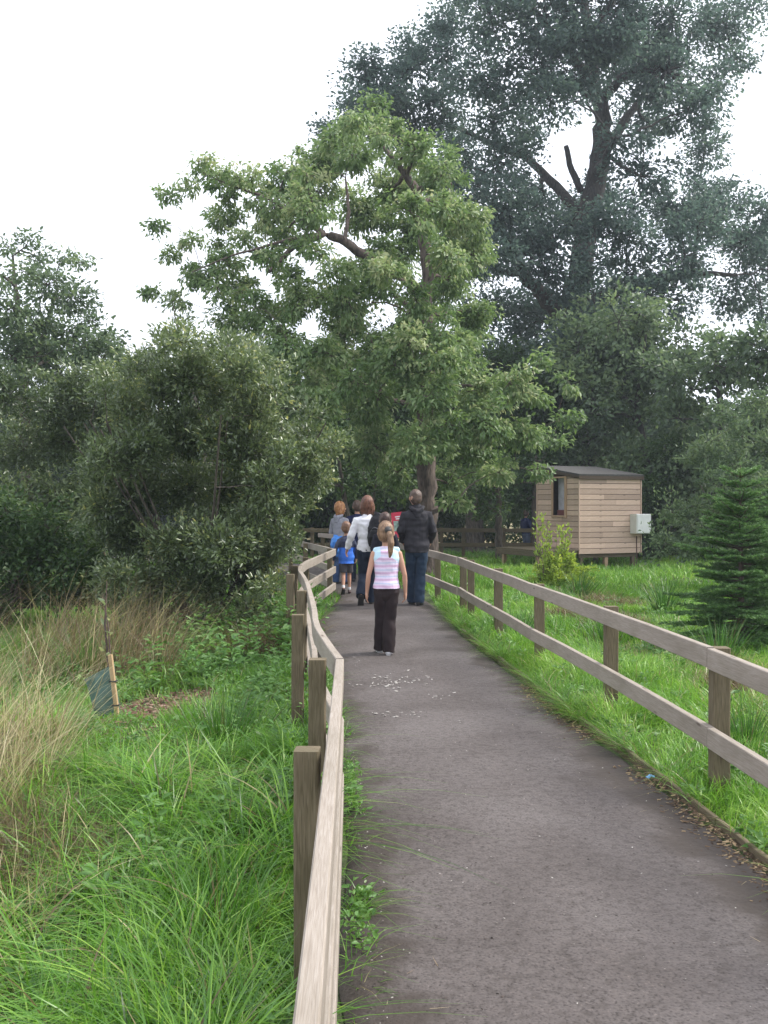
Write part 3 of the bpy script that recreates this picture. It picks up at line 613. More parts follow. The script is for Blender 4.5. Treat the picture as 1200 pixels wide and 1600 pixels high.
# goat willow bush, left of the path
def bush(name, cx, cy, h, w_, nst, lst, D, spread, leaf, mat, label, n_sub, n_leaf, cat='bush', group=None, **k):
    base = Vector((cx, cy, 0)); base.z = float(gz(cx, cy))
    tr = [((base.x, base.y, base.z), .05), ((base.x + .05, base.y, h * .2), .035), ((base.x - .05, base.y, h * .4), .016)]
    limbs = []
    for i in range(nst):
        a = random.uniform(0, 6.28); q = random.uniform(.4, 1) * w_ * .55
        limbs.append([((base.x + .12 * math.cos(a), base.y + .12 * math.sin(a), base.z), .035), ((base.x + q * .35 * math.cos(a), base.y + q * .35 * math.sin(a), h * .28), .022), ((base.x + q * .7 * math.cos(a), base.y + q * .7 * math.sin(a), h * .55), .013), ((base.x + q * math.cos(a), base.y + q * math.sin(a), h * .8), .009)])
    return make_tree(name, base, tr, clumps_px(lst, D, spread, 600 + cx / D * F, 1), leaf, n_sub, n_leaf, mat, M_BARK, label, cat, group, limbs=limbs, **k)

SPR = [(random.uniform(240, 450), random.uniform(525, 600), random.uniform(8, 14)) for _ in range(26)] + [(random.uniform(440, 505), random.uniform(620, 760), random.uniform(5, 10)) for _ in range(10)] + [(random.uniform(150, 240), random.uniform(560, 620), random.uniform(8, 16)) for _ in range(12)]
W1 = SPR + [(200,640,42),(250,610,38),(300,590,34),(340,610,36),(390,620,36),(410,650,28),(430,690,30),(445,735,30),(455,785,28),(445,835,26),(300,560,24),(280,520,12),(380,580,24),(430,610,18),(220,690,48),(280,680,50),(340,680,50),(385,700,46),(415,760,42),(360,760,52),(290,760,52),(220,760,50),(170,720,44),(160,790,46),(200,840,46),(270,850,50),(340,850,50),(390,830,44),(425,870,28),(380,900,40),(310,915,44),(240,910,44),(180,900,36),(480,705,14),(520,692,9),(490,755,13),(500,740,9),(330,960,28),(270,965,28),(385,950,26),(210,955,26),(420,915,20)]
bush('willow_bush', -2.3, 13.2, 3.2, 3.6, 24, W1 + W1[48:], 13.0, 1.7, (.066, .028), M_WILLOW, 'big grey green sallow bush beside the left fence bend', 200, 62, sub_sigma=.10, droop=-.35, twig_r=.004, shell=.12, tone_mu=.5, r0=.05, minz=-.1)
W2 = [(10,620,60),(70,630,50),(130,630,46),(40,700,60),(110,690,56),(20,790,60),(90,780,56),(150,760,50),(60,860,50),(130,850,50),(-50,680,60),(-60,780,60),(-40,870,50),(170,650,36),(150,590,26),(200,640,36),(210,700,40),(200,580,18),(120,600,40),(215,620,20)]
bush('willow_bush', -7.3, 16.8, 3.9, 4.0, 10, W2, 16.5, 2.0, (.075, .034), M_WILLOW, 'dense olive green bush behind the sallow at the left edge of the photo', 130, 50, sub_sigma=.12, droop=-.2, twig_r=.005, shell=.3, tone_mu=.36, r0=.05, minz=-.1)
W8 = [(0,860,44),(60,870,40),(110,880,36),(40,920,36),(90,930,32),(-40,900,44),(140,920,26),(10,800,40),(70,820,36),(-60,840,50),(130,850,30),(0,950,28),(160,890,20),(170,940,18)]
bush('bramble_bush', -5.3, 14.2, 1.6, 2.4, 8, W8 + W8, 14.0, 1.3, (.075, .045), M_DARK, 'low dark green brambly bush at the left edge behind the brown seeding grass', 110, 52, sub_sigma=.12, droop=0, twig_r=.005, shell=.2, tone_mu=.5, r0=.05, minz=-.1)
# bluish slender tree upper left
D = 26.0
T3 = [(160,560,22),(190,590,22),(215,575,12),(175,530,10),(240,600,16),(30,540,30),(70,550,34),(110,520,26),(200,600,30),(160,600,30),(140,480,14),(60,400,9),(230,580,14),(20,480,36),(75,445,34),(110,465,32),(60,510,42),(14,385,12),(45,375,10),(100,400,8),(125,410,8),(5,440,16),(170,545,26),(20,560,50),(130,540,40),(90,580,50),(140,610,40),(190,570,20),(-40,500,50),(-50,420,30),(215,600,24),(235,560,9),(40,640,50),(110,660,50),(180,650,40),(-40,600,50),(60,430,16),(140,500,18),(30,420,12)]
make_tree('slender_tree', P(40, 786 + EYE * F / D, D), pl([(40,890,.16),(42,780,.15),(38,660,.13),(35,560,.10),(28,480,.07),(20,400,.03)], D), clumps_px(T3, D, 2.6, 50, 1), (.12, .07), 50, 46, M_ASH, M_BARK,
          'slender blue green tree with a thin open top at the upper left', limbs=[pl([(38,600,.08),(70,520,.06),(90,450,.03)], D)], r0=.16, sub_sigma=.17, twig_r=.01, shell=.4, tone_mu=.45)
D = 20.0
T4 = [(240,590,20),(215,560,14),(225,600,22),(250,560,16),(300,560,22),(360,560,22),(400,560,20),(270,540,20),(285,500,14),(270,575,24),(300,600,30),(250,610,26),(340,590,26),(420,590,30),(400,640,40),(330,650,40),(470,640,30),(270,470,8),(330,545,16),(460,720,34),(420,760,40),(500,700,26)]
make_tree('willow_tree', P(330, 786 + EYE * F / D, D), pl([(330,912,.1),(325,800,.09),(320,700,.07),(300,600,.05),(275,500,.02)], D), clumps_px(T4, D, 1.8, 340, 1), (.10, .035), 75, 44, M_WILLOW, M_BARK,
          'young willow poking up behind the sallow bush with a thin wispy top', r0=.1, sub_sigma=.12, twig_r=.006, shell=.4, tone_mu=.5, droop=-.3)

# dark thicket of trees behind the walkers and shed
def round_clumps(px, D, top, width_px, base_y, rr, n):
    """a rounded crown built in metres from its apparent size"""
    cx = (px - 600) / F * D; ht = EYE + (HOR - top) / F * D; lo = EYE + (HOR - base_y) / F * D; wr = width_px / 2 / F * D
    res = []
    for i in range(n):
        t_ = random.random() ** .8; z_ = lo + (ht - lo) * t_; w_ = wr * math.sqrt(max(.05, 1 - max(0, (t_ - .35) / .72) ** 2)); a = random.uniform(0, 6.283); q = math.sqrt(random.random()) * w_
        res.append(((cx + q * math.cos(a), D + q * math.sin(a) * .8, z_), rr * random.uniform(.7, 1.25)))
    return res
TH = [ # px, D, top y, width px, base y, clump radius m, n, name, label, mat
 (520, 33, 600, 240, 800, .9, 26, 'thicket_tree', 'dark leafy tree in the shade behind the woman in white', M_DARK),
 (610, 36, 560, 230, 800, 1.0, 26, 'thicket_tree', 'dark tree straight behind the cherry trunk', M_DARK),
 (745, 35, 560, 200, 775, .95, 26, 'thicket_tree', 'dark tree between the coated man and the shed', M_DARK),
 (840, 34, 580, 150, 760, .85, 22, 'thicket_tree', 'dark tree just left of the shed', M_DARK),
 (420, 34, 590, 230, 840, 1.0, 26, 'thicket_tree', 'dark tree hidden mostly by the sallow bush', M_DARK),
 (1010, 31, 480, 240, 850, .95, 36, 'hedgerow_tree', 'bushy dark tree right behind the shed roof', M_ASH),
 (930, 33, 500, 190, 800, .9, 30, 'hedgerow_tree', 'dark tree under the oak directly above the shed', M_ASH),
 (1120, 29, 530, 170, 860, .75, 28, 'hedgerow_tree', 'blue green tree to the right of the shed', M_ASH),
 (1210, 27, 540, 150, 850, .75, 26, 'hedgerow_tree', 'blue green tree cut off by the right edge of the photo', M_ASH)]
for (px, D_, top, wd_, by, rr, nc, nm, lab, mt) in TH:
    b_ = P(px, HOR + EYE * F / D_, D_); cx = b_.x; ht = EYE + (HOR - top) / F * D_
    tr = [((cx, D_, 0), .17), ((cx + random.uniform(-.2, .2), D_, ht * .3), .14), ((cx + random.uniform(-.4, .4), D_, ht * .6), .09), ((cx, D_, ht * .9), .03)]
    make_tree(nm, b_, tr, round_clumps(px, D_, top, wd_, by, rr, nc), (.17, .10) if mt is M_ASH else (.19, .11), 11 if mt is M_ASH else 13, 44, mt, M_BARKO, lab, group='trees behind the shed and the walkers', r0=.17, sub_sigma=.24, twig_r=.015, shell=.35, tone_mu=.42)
# far belt of trees closing the horizon
for i, (px, D_, top, wd_) in enumerate([(-60, 60, 640, 260), (150, 58, 660, 240), (330, 56, 650, 240), (500, 58, 640, 220), (690, 60, 640, 220), (870, 58, 650, 220), (1050, 60, 655, 230), (1230, 56, 640, 240)]):
    b_ = P(px, HOR + EYE * F / D_, D_); ht = EYE + (HOR - top) / F * D_; cx = b_.x
    tr = [((cx, D_, 0), .3), ((cx + .3, D_, ht * .4), .22), ((cx, D_, ht * .85), .06)]
    make_tree('distant_tree', b_, tr, round_clumps(px, D_, top, wd_, 812, 1.7, 34), (.36, .24), 5, 50, M_DARK, M_BARK,
              ['leftmost', 'second from the left', 'third from the left', 'fourth from the left', 'fifth from the left', 'third from the right', 'second from the right', 'rightmost'][i] + ' of the distant trees closing the horizon', group='distant trees closing the horizon', r0=.3, sub_sigma=.5, twig_r=.03, shell=.4, tone_mu=.35)

# bare dark saplings under the canopy
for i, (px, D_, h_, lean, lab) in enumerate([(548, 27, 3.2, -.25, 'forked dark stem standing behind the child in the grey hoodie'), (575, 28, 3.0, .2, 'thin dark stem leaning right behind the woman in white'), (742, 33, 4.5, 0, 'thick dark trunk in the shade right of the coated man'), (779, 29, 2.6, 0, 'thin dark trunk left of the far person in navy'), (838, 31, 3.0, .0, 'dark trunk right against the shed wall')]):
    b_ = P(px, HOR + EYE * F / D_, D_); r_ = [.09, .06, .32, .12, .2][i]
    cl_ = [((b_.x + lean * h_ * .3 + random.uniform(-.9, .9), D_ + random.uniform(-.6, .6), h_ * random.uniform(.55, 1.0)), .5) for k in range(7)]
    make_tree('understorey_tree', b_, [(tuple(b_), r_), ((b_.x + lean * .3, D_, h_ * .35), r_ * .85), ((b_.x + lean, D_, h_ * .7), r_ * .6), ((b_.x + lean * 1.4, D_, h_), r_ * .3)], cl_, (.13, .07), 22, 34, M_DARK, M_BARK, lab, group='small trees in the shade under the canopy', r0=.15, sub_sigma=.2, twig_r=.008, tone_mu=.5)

# right-hand pale sallow behind the conifer
W5 = [(1150,650,8),(1130,640,7),(1110,690,8),(1090,700,7),(1170,630,8),(1190,620,9),(1180,640,16),(1135,690,18),(1160,680,22),(1105,715,12),(1200,690,30),(1150,730,32),(1110,750,20),(1075,715,8),(1200,760,40),(1140,790,36),(1230,720,44),(1170,820,30),(1240,800,40),(1090,790,24),(1110,840,22),(1050,800,24),(1040,850,26),(1075,860,22)]
bush('willow_bush', 6.9, 19.4, 2.4, 2.0, 9, W5, 19, 1.2, (.085, .038), M_ASH, 'loose sallow bush behind the young conifer on the right', 95, 48, sub_sigma=.11, droop=-.3, twig_r=.005, shell=.3, tone_mu=.5, r0=.05, minz=0)
# dark undergrowth right of the shed
W6 = [(1030,800,36),(1010,850,34),(1050,850,36),(1090,860,32),(1020,760,34),(1060,740,34),(1130,865,30),(985,880,14),(1040,700,30)]
bush('holly_bush', 7.6, 29.2, 3.0, 2.4, 6, W6, 29.2, 1.0, (.11, .06), M_DARK, 'dark bush filling the gap right of the shed', 60, 44, sub_sigma=.15, droop=.1, twig_r=.006, shell=.3, tone_mu=.42, r0=.05, minz=0)
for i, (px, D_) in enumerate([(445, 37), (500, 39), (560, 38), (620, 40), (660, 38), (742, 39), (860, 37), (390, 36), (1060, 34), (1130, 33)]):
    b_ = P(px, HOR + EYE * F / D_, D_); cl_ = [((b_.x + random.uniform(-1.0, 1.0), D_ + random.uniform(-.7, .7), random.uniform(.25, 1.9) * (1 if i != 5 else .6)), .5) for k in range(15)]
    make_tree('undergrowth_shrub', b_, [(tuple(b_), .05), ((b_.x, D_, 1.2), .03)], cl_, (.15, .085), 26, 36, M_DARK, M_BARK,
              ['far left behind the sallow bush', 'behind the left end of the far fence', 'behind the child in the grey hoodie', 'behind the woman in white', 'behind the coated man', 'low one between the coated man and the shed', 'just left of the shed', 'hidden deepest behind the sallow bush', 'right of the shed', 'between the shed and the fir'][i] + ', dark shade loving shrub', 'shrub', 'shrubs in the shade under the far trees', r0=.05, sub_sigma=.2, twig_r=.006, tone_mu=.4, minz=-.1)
M_YEL = mat_leaf('yellow_green_leaves', [(0, (0.13, 0.22, 0.035)), (0.5, (0.28, 0.40, 0.07)), (1, (0.46, 0.55, 0.14))], 0.4, 0.45, 0.4)
# young yellow-green shrub in front of the shed, with willow shoots above it
D = 19.0; b_ = P(875, 920, D); b_.z = float(gz(b_.x, b_.y))
sr = empty('young_shrub', b_, 0, 'yellow green feathery shrub with tall leafy shoots in front of the shed', 'shrub')
paths = []; LPp = []; LDd = []; LL = []
for i in range(130):
    a = random.uniform(0, 6.28); q = random.uniform(.05, .66); h_ = random.uniform(.15, .68) * (1.2 - q)
    tip = np.array([q * math.cos(a), q * math.sin(a) * .8, h_]); c = curve_pts((0.2 * q * math.cos(a), .2 * q * math.sin(a), -.05), tip, 6, .05, .12); paths.append((c, np.linspace(.008, .002, 6)))
    for k in range(60):
        t_ = random.uniform(.2, 1); j = min(4, int(t_ * 5)); p = c[j] + (c[j + 1] - c[j]) * (t_ * 5 - j)
        LPp.append(p + rng.normal(size=3) * .025); LDd.append(np.array([math.cos(a), math.sin(a), .4]) + rng.normal(size=3) * .7); LL.append(.075)
for i in range(16):
    x0 = random.uniform(-.42, .22); h_ = random.uniform(.8, 1.42); c = curve_pts((x0 * .75 - .05, random.uniform(-.1, .1), 0), (x0 + random.uniform(-.06, .06), random.uniform(-.15, .15), h_), 8, .03, 0); paths.append((c, np.linspace(.008, .002, 8)))
    for k in range(24):
        t_ = random.uniform(.4, 1); j = min(6, int(t_ * 7)); p = c[j] + (c[j + 1] - c[j]) * (t_ * 7 - j); a = random.uniform(0, 6.28)
        LPp.append(p); LDd.append(np.array([math.cos(a), math.sin(a), 1.1])); LL.append(.085)
V, Fq = tubes_np(paths, 5); link('stem', mesh_np('stem', V, Fq), M_BARKC, sr, True)
LL = np.array(LL); leaf_object('foliage', np.array(LPp), np.array(LDd), LL * (0.7 + .5 * rng.random(len(LL))), LL * .42, np.clip(rng.normal(.5, .2, len(LL)), 0, 1), M_YEL, sr)

# conifers
M_FIR = mat_leaf('fir_needles', [(0, (0.035, 0.095, 0.028)), (0.5, (0.075, 0.165, 0.048)), (1, (0.19, 0.33, 0.10))], 0.12, 0.4, 0.4)
def conifer(base, H, W, label, whorls=17):
    root = empty('fir_tree', base, 0, label, 'conifer', 'young conifers at the right')
    paths = [(np.array([(0, 0, -.1), (.01, 0, H * .4), (0, .01, H * .8), (0, 0, H)]), np.array([.045, .032, .014, .005]))]
    NP, ND, NT = [], [], []
    def needles(a, c, n, tone):
        t_ = rng.random(n)[:, None]; a = np.array(a); c = np.array(c); d = unit((c - a)[None, :])
        NP.append(a + (c - a) * t_ + rng.normal(size=(n, 3)) * .003); q = rng.normal(size=(n, 3)); q[:, 2] = np.abs(q[:, 2]) * .8; ND.append(d * .6 + q * .62); NT.append(np.clip(rng.normal(tone, .12, n), 0, 1))
    needles((0, 0, H * .84), (0, 0, H), 130, .9)
    zz = [H * (1 - (i / whorls) ** .9 * .94) * (1 if i else .985) for i in range(1, whorls + 1)]
    for wi, z_ in enumerate(zz):
        f_ = 1 - z_ / H; Lb = W * (0.10 + 0.90 * min(1, f_ * 1.35) ** .8); nb = 6 if wi < 3 else 9
        a0 = random.uniform(0, 6.28)
        for k in range(nb):
            a = a0 + k * 6.283 / nb + random.uniform(-.2, .2); L_ = Lb * random.uniform(.6, 1.12); rise = .55 - f_ * .75 + random.uniform(-.08, .08)
            zz_ = z_ + random.uniform(-.09, .09) * (wi > 2)
            tipv = np.array([L_ * math.cos(a), L_ * math.sin(a), zz_ + rise * L_]); st = np.array([0, 0, zz_])
            c = np.array([st + (tipv - st) * t_ + np.array([0, 0, .10 * L_ * (t_ ** 2 - t_)]) for t_ in np.linspace(0, 1, 6)]); paths.append((c, np.linspace(.010, .003, 6)))
            for s0, s1 in zip(c[:-1], c[1:]): needles(s0, s1, int(18 + 110 * L_ / 5), .55 if L_ > .25 else .8)
            side = np.array([-math.sin(a), math.cos(a), 0])
            if L_ > .14:
                for t_ in np.arange(.22, .98, .085 / max(L_, .3)):
                    j = min(4, int(t_ * 5)); p = c[j] + (c[j + 1] - c[j]) * (t_ * 5 - j); sl2 = L_ * .42 * (1.08 - t_) * random.uniform(.7, 1.15) + .03
                    for sgn in (-1, 1):
                        dv = unit(tipv - st) * .75 + side * sgn * .8 + np.array([0, 0, random.uniform(-.12, .15)]); e = p + unit(dv) * sl2
                        needles(p, e, int(20 + 380 * sl2), .45 + .12 * t_); needles(p + (e - p) * .75, e + (e - p) * .06, int(8 + 30 * sl2), .95)
                        if sl2 > .12:
                            for s2 in (-1, 1):
                                e2 = p + (e - p) * .5; needles(e2, e2 + unit(unit(e - p) + unit(tipv - st) * s2 * .8) * sl2 * .4, int(14 + 150 * sl2), .6)
    V, Fq = tubes_np(paths, 5); link('trunk', mesh_np('trunk', V, Fq), M_BARKC, root, True)
    NP = np.concatenate(NP); ND = np.concatenate(ND); NT = np.concatenate(NT); n_ = len(NP)
    leaf_object('foliage', NP, ND, .026 + .014 * rng.random(n_), np.full(n_, .0062), NT, M_FIR, root, fold=.05)
    return root
conifer(Vector((3.92, 11.4, float(gz(3.92, 11.4)))), 2.12, .82, 'young dark green fir whose top whorls of shoots stand clear, at the right edge')
conifer(Vector((4.85, 12.6, float(gz(4.85, 12.6)))), 2.0, .82, 'second young fir half cut off by the right edge of the photo')

# ------------------------------------------------------------------ grass
m, n, l, b, o = newmat('grass_blades')
a = n.new('ShaderNodeAttribute'); a.attribute_name = 'tone'; a2 = n.new('ShaderNodeAttribute'); a2.attribute_name = 'dry'
r = ramp(n, [(0, (0.028, 0.088, 0.010)), (0.35, (0.072, 0.195, 0.018)), (0.7, (0.160, 0.335, 0.032)), (1, (0.31, 0.48, 0.075))])
r2 = ramp(n, [(0, (0.10, 0.058, 0.034)), (0.45, (0.24, 0.165, 0.090)), (0.8, (0.42, 0.33, 0.18)), (1, (0.62, 0.52, 0.32))])
mxg = n.new('ShaderNodeMixRGB'); l(a.outputs['Fac'], r.inputs['Fac']); l(a.outputs['Fac'], r2.inputs['Fac']); l(a2.outputs['Fac'], mxg.inputs['Fac']); l(r.outputs['Color'], mxg.inputs['Color1']); l(r2.outputs['Color'], mxg.inputs['Color2'])
l(mxg.outputs[0], b.inputs['Base Color']); b.inputs['Roughness'].default_value = .33; b.inputs['Specular IOR Level'].default_value = .5
tr = n.new('ShaderNodeBsdfTranslucent'); ms = n.new('ShaderNodeMixShader'); ms.inputs[0].default_value = .35
hs = n.new('ShaderNodeHueSaturation'); hs.inputs['Value'].default_value = 1.4; l(mxg.outputs[0], hs.inputs['Color']); l(hs.outputs[0], tr.inputs['Color'])
l(b.outputs[0], ms.inputs[1]); l(tr.outputs[0], ms.inputs[2]); l(ms.outputs[0], o.inputs['Surface'])
M_GRASS = m

def blades_np(x, y, h, wd, az, lean, curl, tone, dry, seg=4, z0=None):
    """curved tapering blades"""
    N = len(x); z = gz(x, y) - .01 if z0 is None else z0
    t_ = np.linspace(0, 1, seg + 1)
    dx, dy = np.cos(az), np.sin(az)
    hor = (lean[:, None] * t_ + curl[:, None] * t_ ** 2.2) * h[:, None]
    ver = (t_ - 0.42 * np.clip(curl, 0, 1.6)[:, None] * t_ ** 3) * h[:, None]
    cx = x[:, None] + dx[:, None] * hor; cy = y[:, None] + dy[:, None] * hor; cz = z[:, None] + ver
    tw = rng.uniform(-.9, .9, N); px, py = -np.sin(az + tw), np.cos(az + tw)
    wp = wd[:, None] * .5 * (np.clip(1 - t_ ** 2.2, 0.06, 1) * (0.75 + .25 * np.minimum(1, t_ * 4)))
    Lx = cx - px[:, None] * wp; Rx = cx + px[:, None] * wp; Ly = cy - py[:, None] * wp; Ry = cy + py[:, None] * wp
    V = np.stack([np.stack([Lx, Ly, cz], -1), np.stack([Rx, Ry, cz], -1)], 2).reshape(N, -1, 3)
    k = 2 * (seg + 1); b0 = np.arange(N)[:, None] * k; i = np.arange(seg)[None, :] * 2
    Fq = np.stack([b0 + i, b0 + i + 1, b0 + i + 3, b0 + i + 2], -1).reshape(-1, 4)
    return V.reshape(-1, 3), Fq, np.repeat(tone, k), np.repeat(dry, k)

class Blades:
    def __init__(s): s.V, s.F, s.T, s.D, s.o = [], [], [], [], 0
    def add(s, *a_, **k_):
        V, F_, T, Dd = blades_np(*a_, **k_); s.V.append(V); s.F.append(F_ + s.o); s.T.append(T); s.D.append(Dd); s.o += len(V)
    def build(s, name, label, cat, mat=None):
        me = mesh_np(name, np.concatenate(s.V), np.concatenate(s.F), {'tone': np.clip(np.concatenate(s.T), 0, 1), 'dry': np.clip(np.concatenate(s.D), 0, 1)})
        return tag(link(name, me, mat or M_GRASS), label, cat, kind='stuff')

def off_path(x, y, ml=0.03, mr=0.03): return (x < xl(y) - np.where(y < 12, np.maximum(ml, .11), ml)) | (x > xr(y) + mr)
def in_view(x, y, mar=0.6): return (np.abs(x) < y * 0.375 + mar)

def dryness(x, y):
    """straw coloured ground: bands at the far left, and patches on the right"""
    u = x / np.maximum(y, .5)
    left = np.clip((-0.305 - u + (vnoise(x, y, .9, 3) - .5) * .14) * 9, 0, 1) * (y > 3.6)
    left2 = np.exp(-(((x + 1.9) / .75) ** 2 + ((y - 5.4) / .75) ** 2)) * 1.3
    right = np.clip((vnoise(x, y, .6, 6) - .66) * 5, 0, 1) * .6 * (x > 2.5) * (y < 20)
    return np.clip(np.maximum(np.maximum(left * (y < 13), left2 * (vnoise(x, y, 3, 5) > .4)), right), 0, 1)
SOIL = lambda x, y: np.exp(-(((x + 1.95) / .55) ** 2 + ((y - 8.9) / .75) ** 2)) > .45      # bare mulch patch by the tree guard

def scatter(n_, x0, x1, y0, y1, dens_fn=None):
    x = rng.uniform(x0, x1, n_); y = rng.uniform(y0, y1, n_)
    k = off_path(x, y) & in_view(x, y); x, y = x[k], y[k]
    if dens_fn is not None: k = rng.random(len(x)) < dens_fn(x, y); x, y = x[k], y[k]
    return x, y

G = Blades()
def field(n_, x0, x1, y0, y1, hmu, wd, seg, left, hs=1.0):
    x, y = scatter(n_, x0, x1, y0, y1, lambda x, y: np.where(SOIL(x, y), .12, 1) * (0.45 + .55 * (vnoise(x, y, 2.1, 4) > .35)))
    N = len(x); tuft = vnoise(x, y, 1.6, 0); tuft2 = vnoise(x, y, 5.0, 1)
    edge = np.minimum(np.where(x > 0, x - xr(y), xl(y) - x), 1.0)
    h = hmu * (.35 + 1.0 * tuft ** 1.5 + .5 * tuft2) * rng.uniform(.55, 1.25, N) * np.clip(.45 + edge * 1.6, .45, 1.0)
    h *= np.where(SOIL(x, y), .5, 1) * np.where((np.abs(x / y + .262) < .045) & (y > 6.6) & (y < 8.4), .5, 1)
    az = vnoise(x, y, 1.2, 7) * 12.6 + rng.normal(0, 1.1, N); dr = dryness(x, y)
    kk = rng.random(N) > dr * .45; x, y, h, az, dr, edge, tuft = x[kk], y[kk], h[kk], az[kk], dr[kk], edge[kk], tuft[kk]; N = len(x)
    h = h * np.where((x < 0) & (y < 6), np.clip(.35 + edge * 1.3, .35, 1), 1)
    nf = (x < 0) & (edge < .3) & (y < 7); az = np.where(nf, math.pi + rng.normal(0, .8, N), az)
    dry = (rng.random(N) < dr * .6 + .035).astype(float) * rng.uniform(.6, 1, N)
    tone = .20 + .40 * vnoise(x, y, .8, 5) + .28 * vnoise(x, y, 3.1, 6) + .15 * rng.normal(size=N) + (.1 if not left else -.02)
    G.add(x, y, h, wd * rng.uniform(.6, 1.4, N), az, rng.uniform(.02, .45, N), rng.uniform(0, 1.1, N) * (.6 + tuft), tone, dry, seg=seg)
# left side, near to far
field(15000, -2.3, -.05, 1.3, 4.2, .27, .0080, 6, True)
field(34000, -3.2, -.1, 4.2, 7.5, .25, .0085, 5, True)
field(50000, -5.5, -.3, 7.5, 13, .22, .0085, 3, True)
field(26000, -8, -.6, 13, 22, .24, .014, 2, True)
# right side
field(26000, 1.5, 3.2, 2.5, 6.0, .20, .0052, 5, False)
field(60000, 1.1, 5.2, 6.0, 11, .19, .0072, 3, False)
field(75000, .8, 8.0, 11, 19, .19, .011, 3, False)
field(60000, .2, 12.5, 19, 33, .20, .018, 2, False)
field(22000, -9, .5, 20, 33, .2, .018, 2, True)
# tufts hanging over the right edging and down to the path
ty = rng.uniform(2.3, 15, 110); ty = ty[(ty > 6.3) | (rng.random(110) < .3)]; ty = np.resize(ty, 70); N = 60; y = np.repeat(ty, N) + rng.normal(size=70 * N) * .05; x = xr(y) + .05 + np.abs(rng.normal(size=70 * N)) * .07
k = in_view(x, y); x, y = x[k], y[k]; N = len(x)
G.add(x, y, rng.uniform(.06, .26, N), rng.uniform(.004, .009, N), rng.normal(math.pi * 1.0, 1.7, N), rng.uniform(.2, .9, N), rng.uniform(.3, 1.6, N), rng.normal(.55, .15, N), (rng.random(N) < .12) * .8, seg=5)
ty = rng.uniform(2.0, 17, 70); N = 34; y = np.repeat(ty, N) + rng.normal(size=70 * N) * .06; x = xl(y) + .02 - np.abs(rng.normal(size=70 * N)) * .05 + .05 * (vnoise(y, y, 1, 2))
N = len(x); G.add(x, y, rng.uniform(.03, .11, N) * (1 + .8 * (vnoise(y * 0, y, 1.5, 6) > .62)) * np.clip(y / 4.5, .4, 1), np.full(N, .005), rng.normal(0, 1.2, N), rng.uniform(.2, .8, N), rng.uniform(.2, 1.4, N), rng.normal(.5, .15, N), (rng.random(N) < .1) * .8, seg=4)
# big arching tussocks in the left foreground
for _ in range(150):
    ty_ = random.uniform(1.9, 6.4); tx_ = random.uniform(-ty_ * .37, xl(ty_) - (.34 if ty_ < 4 else .2)); N = random.randint(35, 75)
    x = tx_ + rng.normal(size=N) * .035; y = ty_ + rng.normal(size=N) * .035; hh = random.uniform(.28, .5)
    if dryness(np.array([tx_]), np.array([ty_]))[0] > .5 and random.random() < .6: continue
    G.add(x, y, hh * rng.uniform(.5, 1.1, N), rng.uniform(.006, .013, N), rng.uniform(0, 6.283, N), rng.uniform(.05, .5, N), rng.uniform(.2, 1.7, N), rng.normal(.5 + random.gauss(0, .14), .18, N), (rng.random(N) < .04) * .9, seg=7)
G.build('grass', 'lush wet green grass on both sides of the path', 'grass')

# dry straw stand at the far left
G = Blades()
def dry_stand(n_, x0, x1, y0, y1, hm, w_, cond):
    x = rng.uniform(x0, x1, n_); y = rng.uniform(y0, y1, n_); k = cond(x, y) & in_view(x, y); x, y = x[k], y[k]; N = len(x)
    G.add(x, y, hm * rng.uniform(.5, 1.2, N), w_ * rng.uniform(.6, 1.3, N), rng.normal(.3, 1.3, N), rng.uniform(.05, .6, N), rng.uniform(.0, .9, N), rng.normal(.66 if y1 < 9.6 and hm > .5 else .36, .25, N), rng.uniform(.75, 1, N), seg=5)
dry_stand(3800, -3.9, -1.9, 4.9, 9.5, .9, .0045, lambda x, y: (x / y < -.325 + .03 * vnoise(x, y, 2, 2)) & (vnoise(x, y, 1.1, 3) > .3))
dry_stand(3600, -5.0, -2.0, 9.6, 12.4, 1.0, .006, lambda x, y: (x / y < -.205) & (vnoise(x, y, 1.1, 4) > .42))
dry_stand(3800, -2.9, -1.1, 4.1, 6.6, .36, .004, lambda x, y: dryness(x, y) > .45)
dry_stand(160, -3.0, -1.9, 9.9, 10.6, .95, .007, lambda x, y: x > -3)
G.build('dry_grass', 'tall straw coloured dry grass at the left edge of the photo', 'dry grass')
# rusty matted dead growth, low mounds
G = Blades()
for (cx, cy, rr, cnt, hh) in [(-1.75, 5.2, .46, 5200, .20), (-1.75, 4.75, .38, 3200, .22), (-1.4, 4.85, .36, 2600, .15), (-2.1, 6.1, .4, 2500, .22), (3.0, 13.5, .5, 1500, .2), (2.5, 14.6, .5, 1300, .2), (2.85, 8.6, .32, 900, .16), (3.6, 16.5, .7, 1300, .2), (2.75, 6.3, .25, 600, .22), (-1.25, 11.4, .7, 1800, .4), (3.05, 9.6, .25, 600, .16)]:
    a_ = rng.uniform(0, 6.283, cnt); q = np.sqrt(rng.random(cnt)) * rr; x = cx + q * np.cos(a_); y = cy + q * np.sin(a_)
    k = off_path(x, y); x, y = x[k], y[k]; N = len(x); q = q[k]
    zz = gz(x, y) + .14 * np.clip(1 - (q / rr) ** 2, 0, 1) - .03
    G.add(x, y, hh * rng.uniform(.4, 1.1, N), rng.uniform(.002, .0045, N) * (1 if cy < 7 else 1.8), rng.uniform(0, 6.283, N), rng.uniform(.2, 1.4, N), rng.uniform(0, 1.3, N), rng.normal(.22, .2, N), rng.uniform(.7, 1, N), seg=4, z0=zz)
G.build('dead_growth', 'reddish brown matted dead stems lying over the grass', 'dead growth')

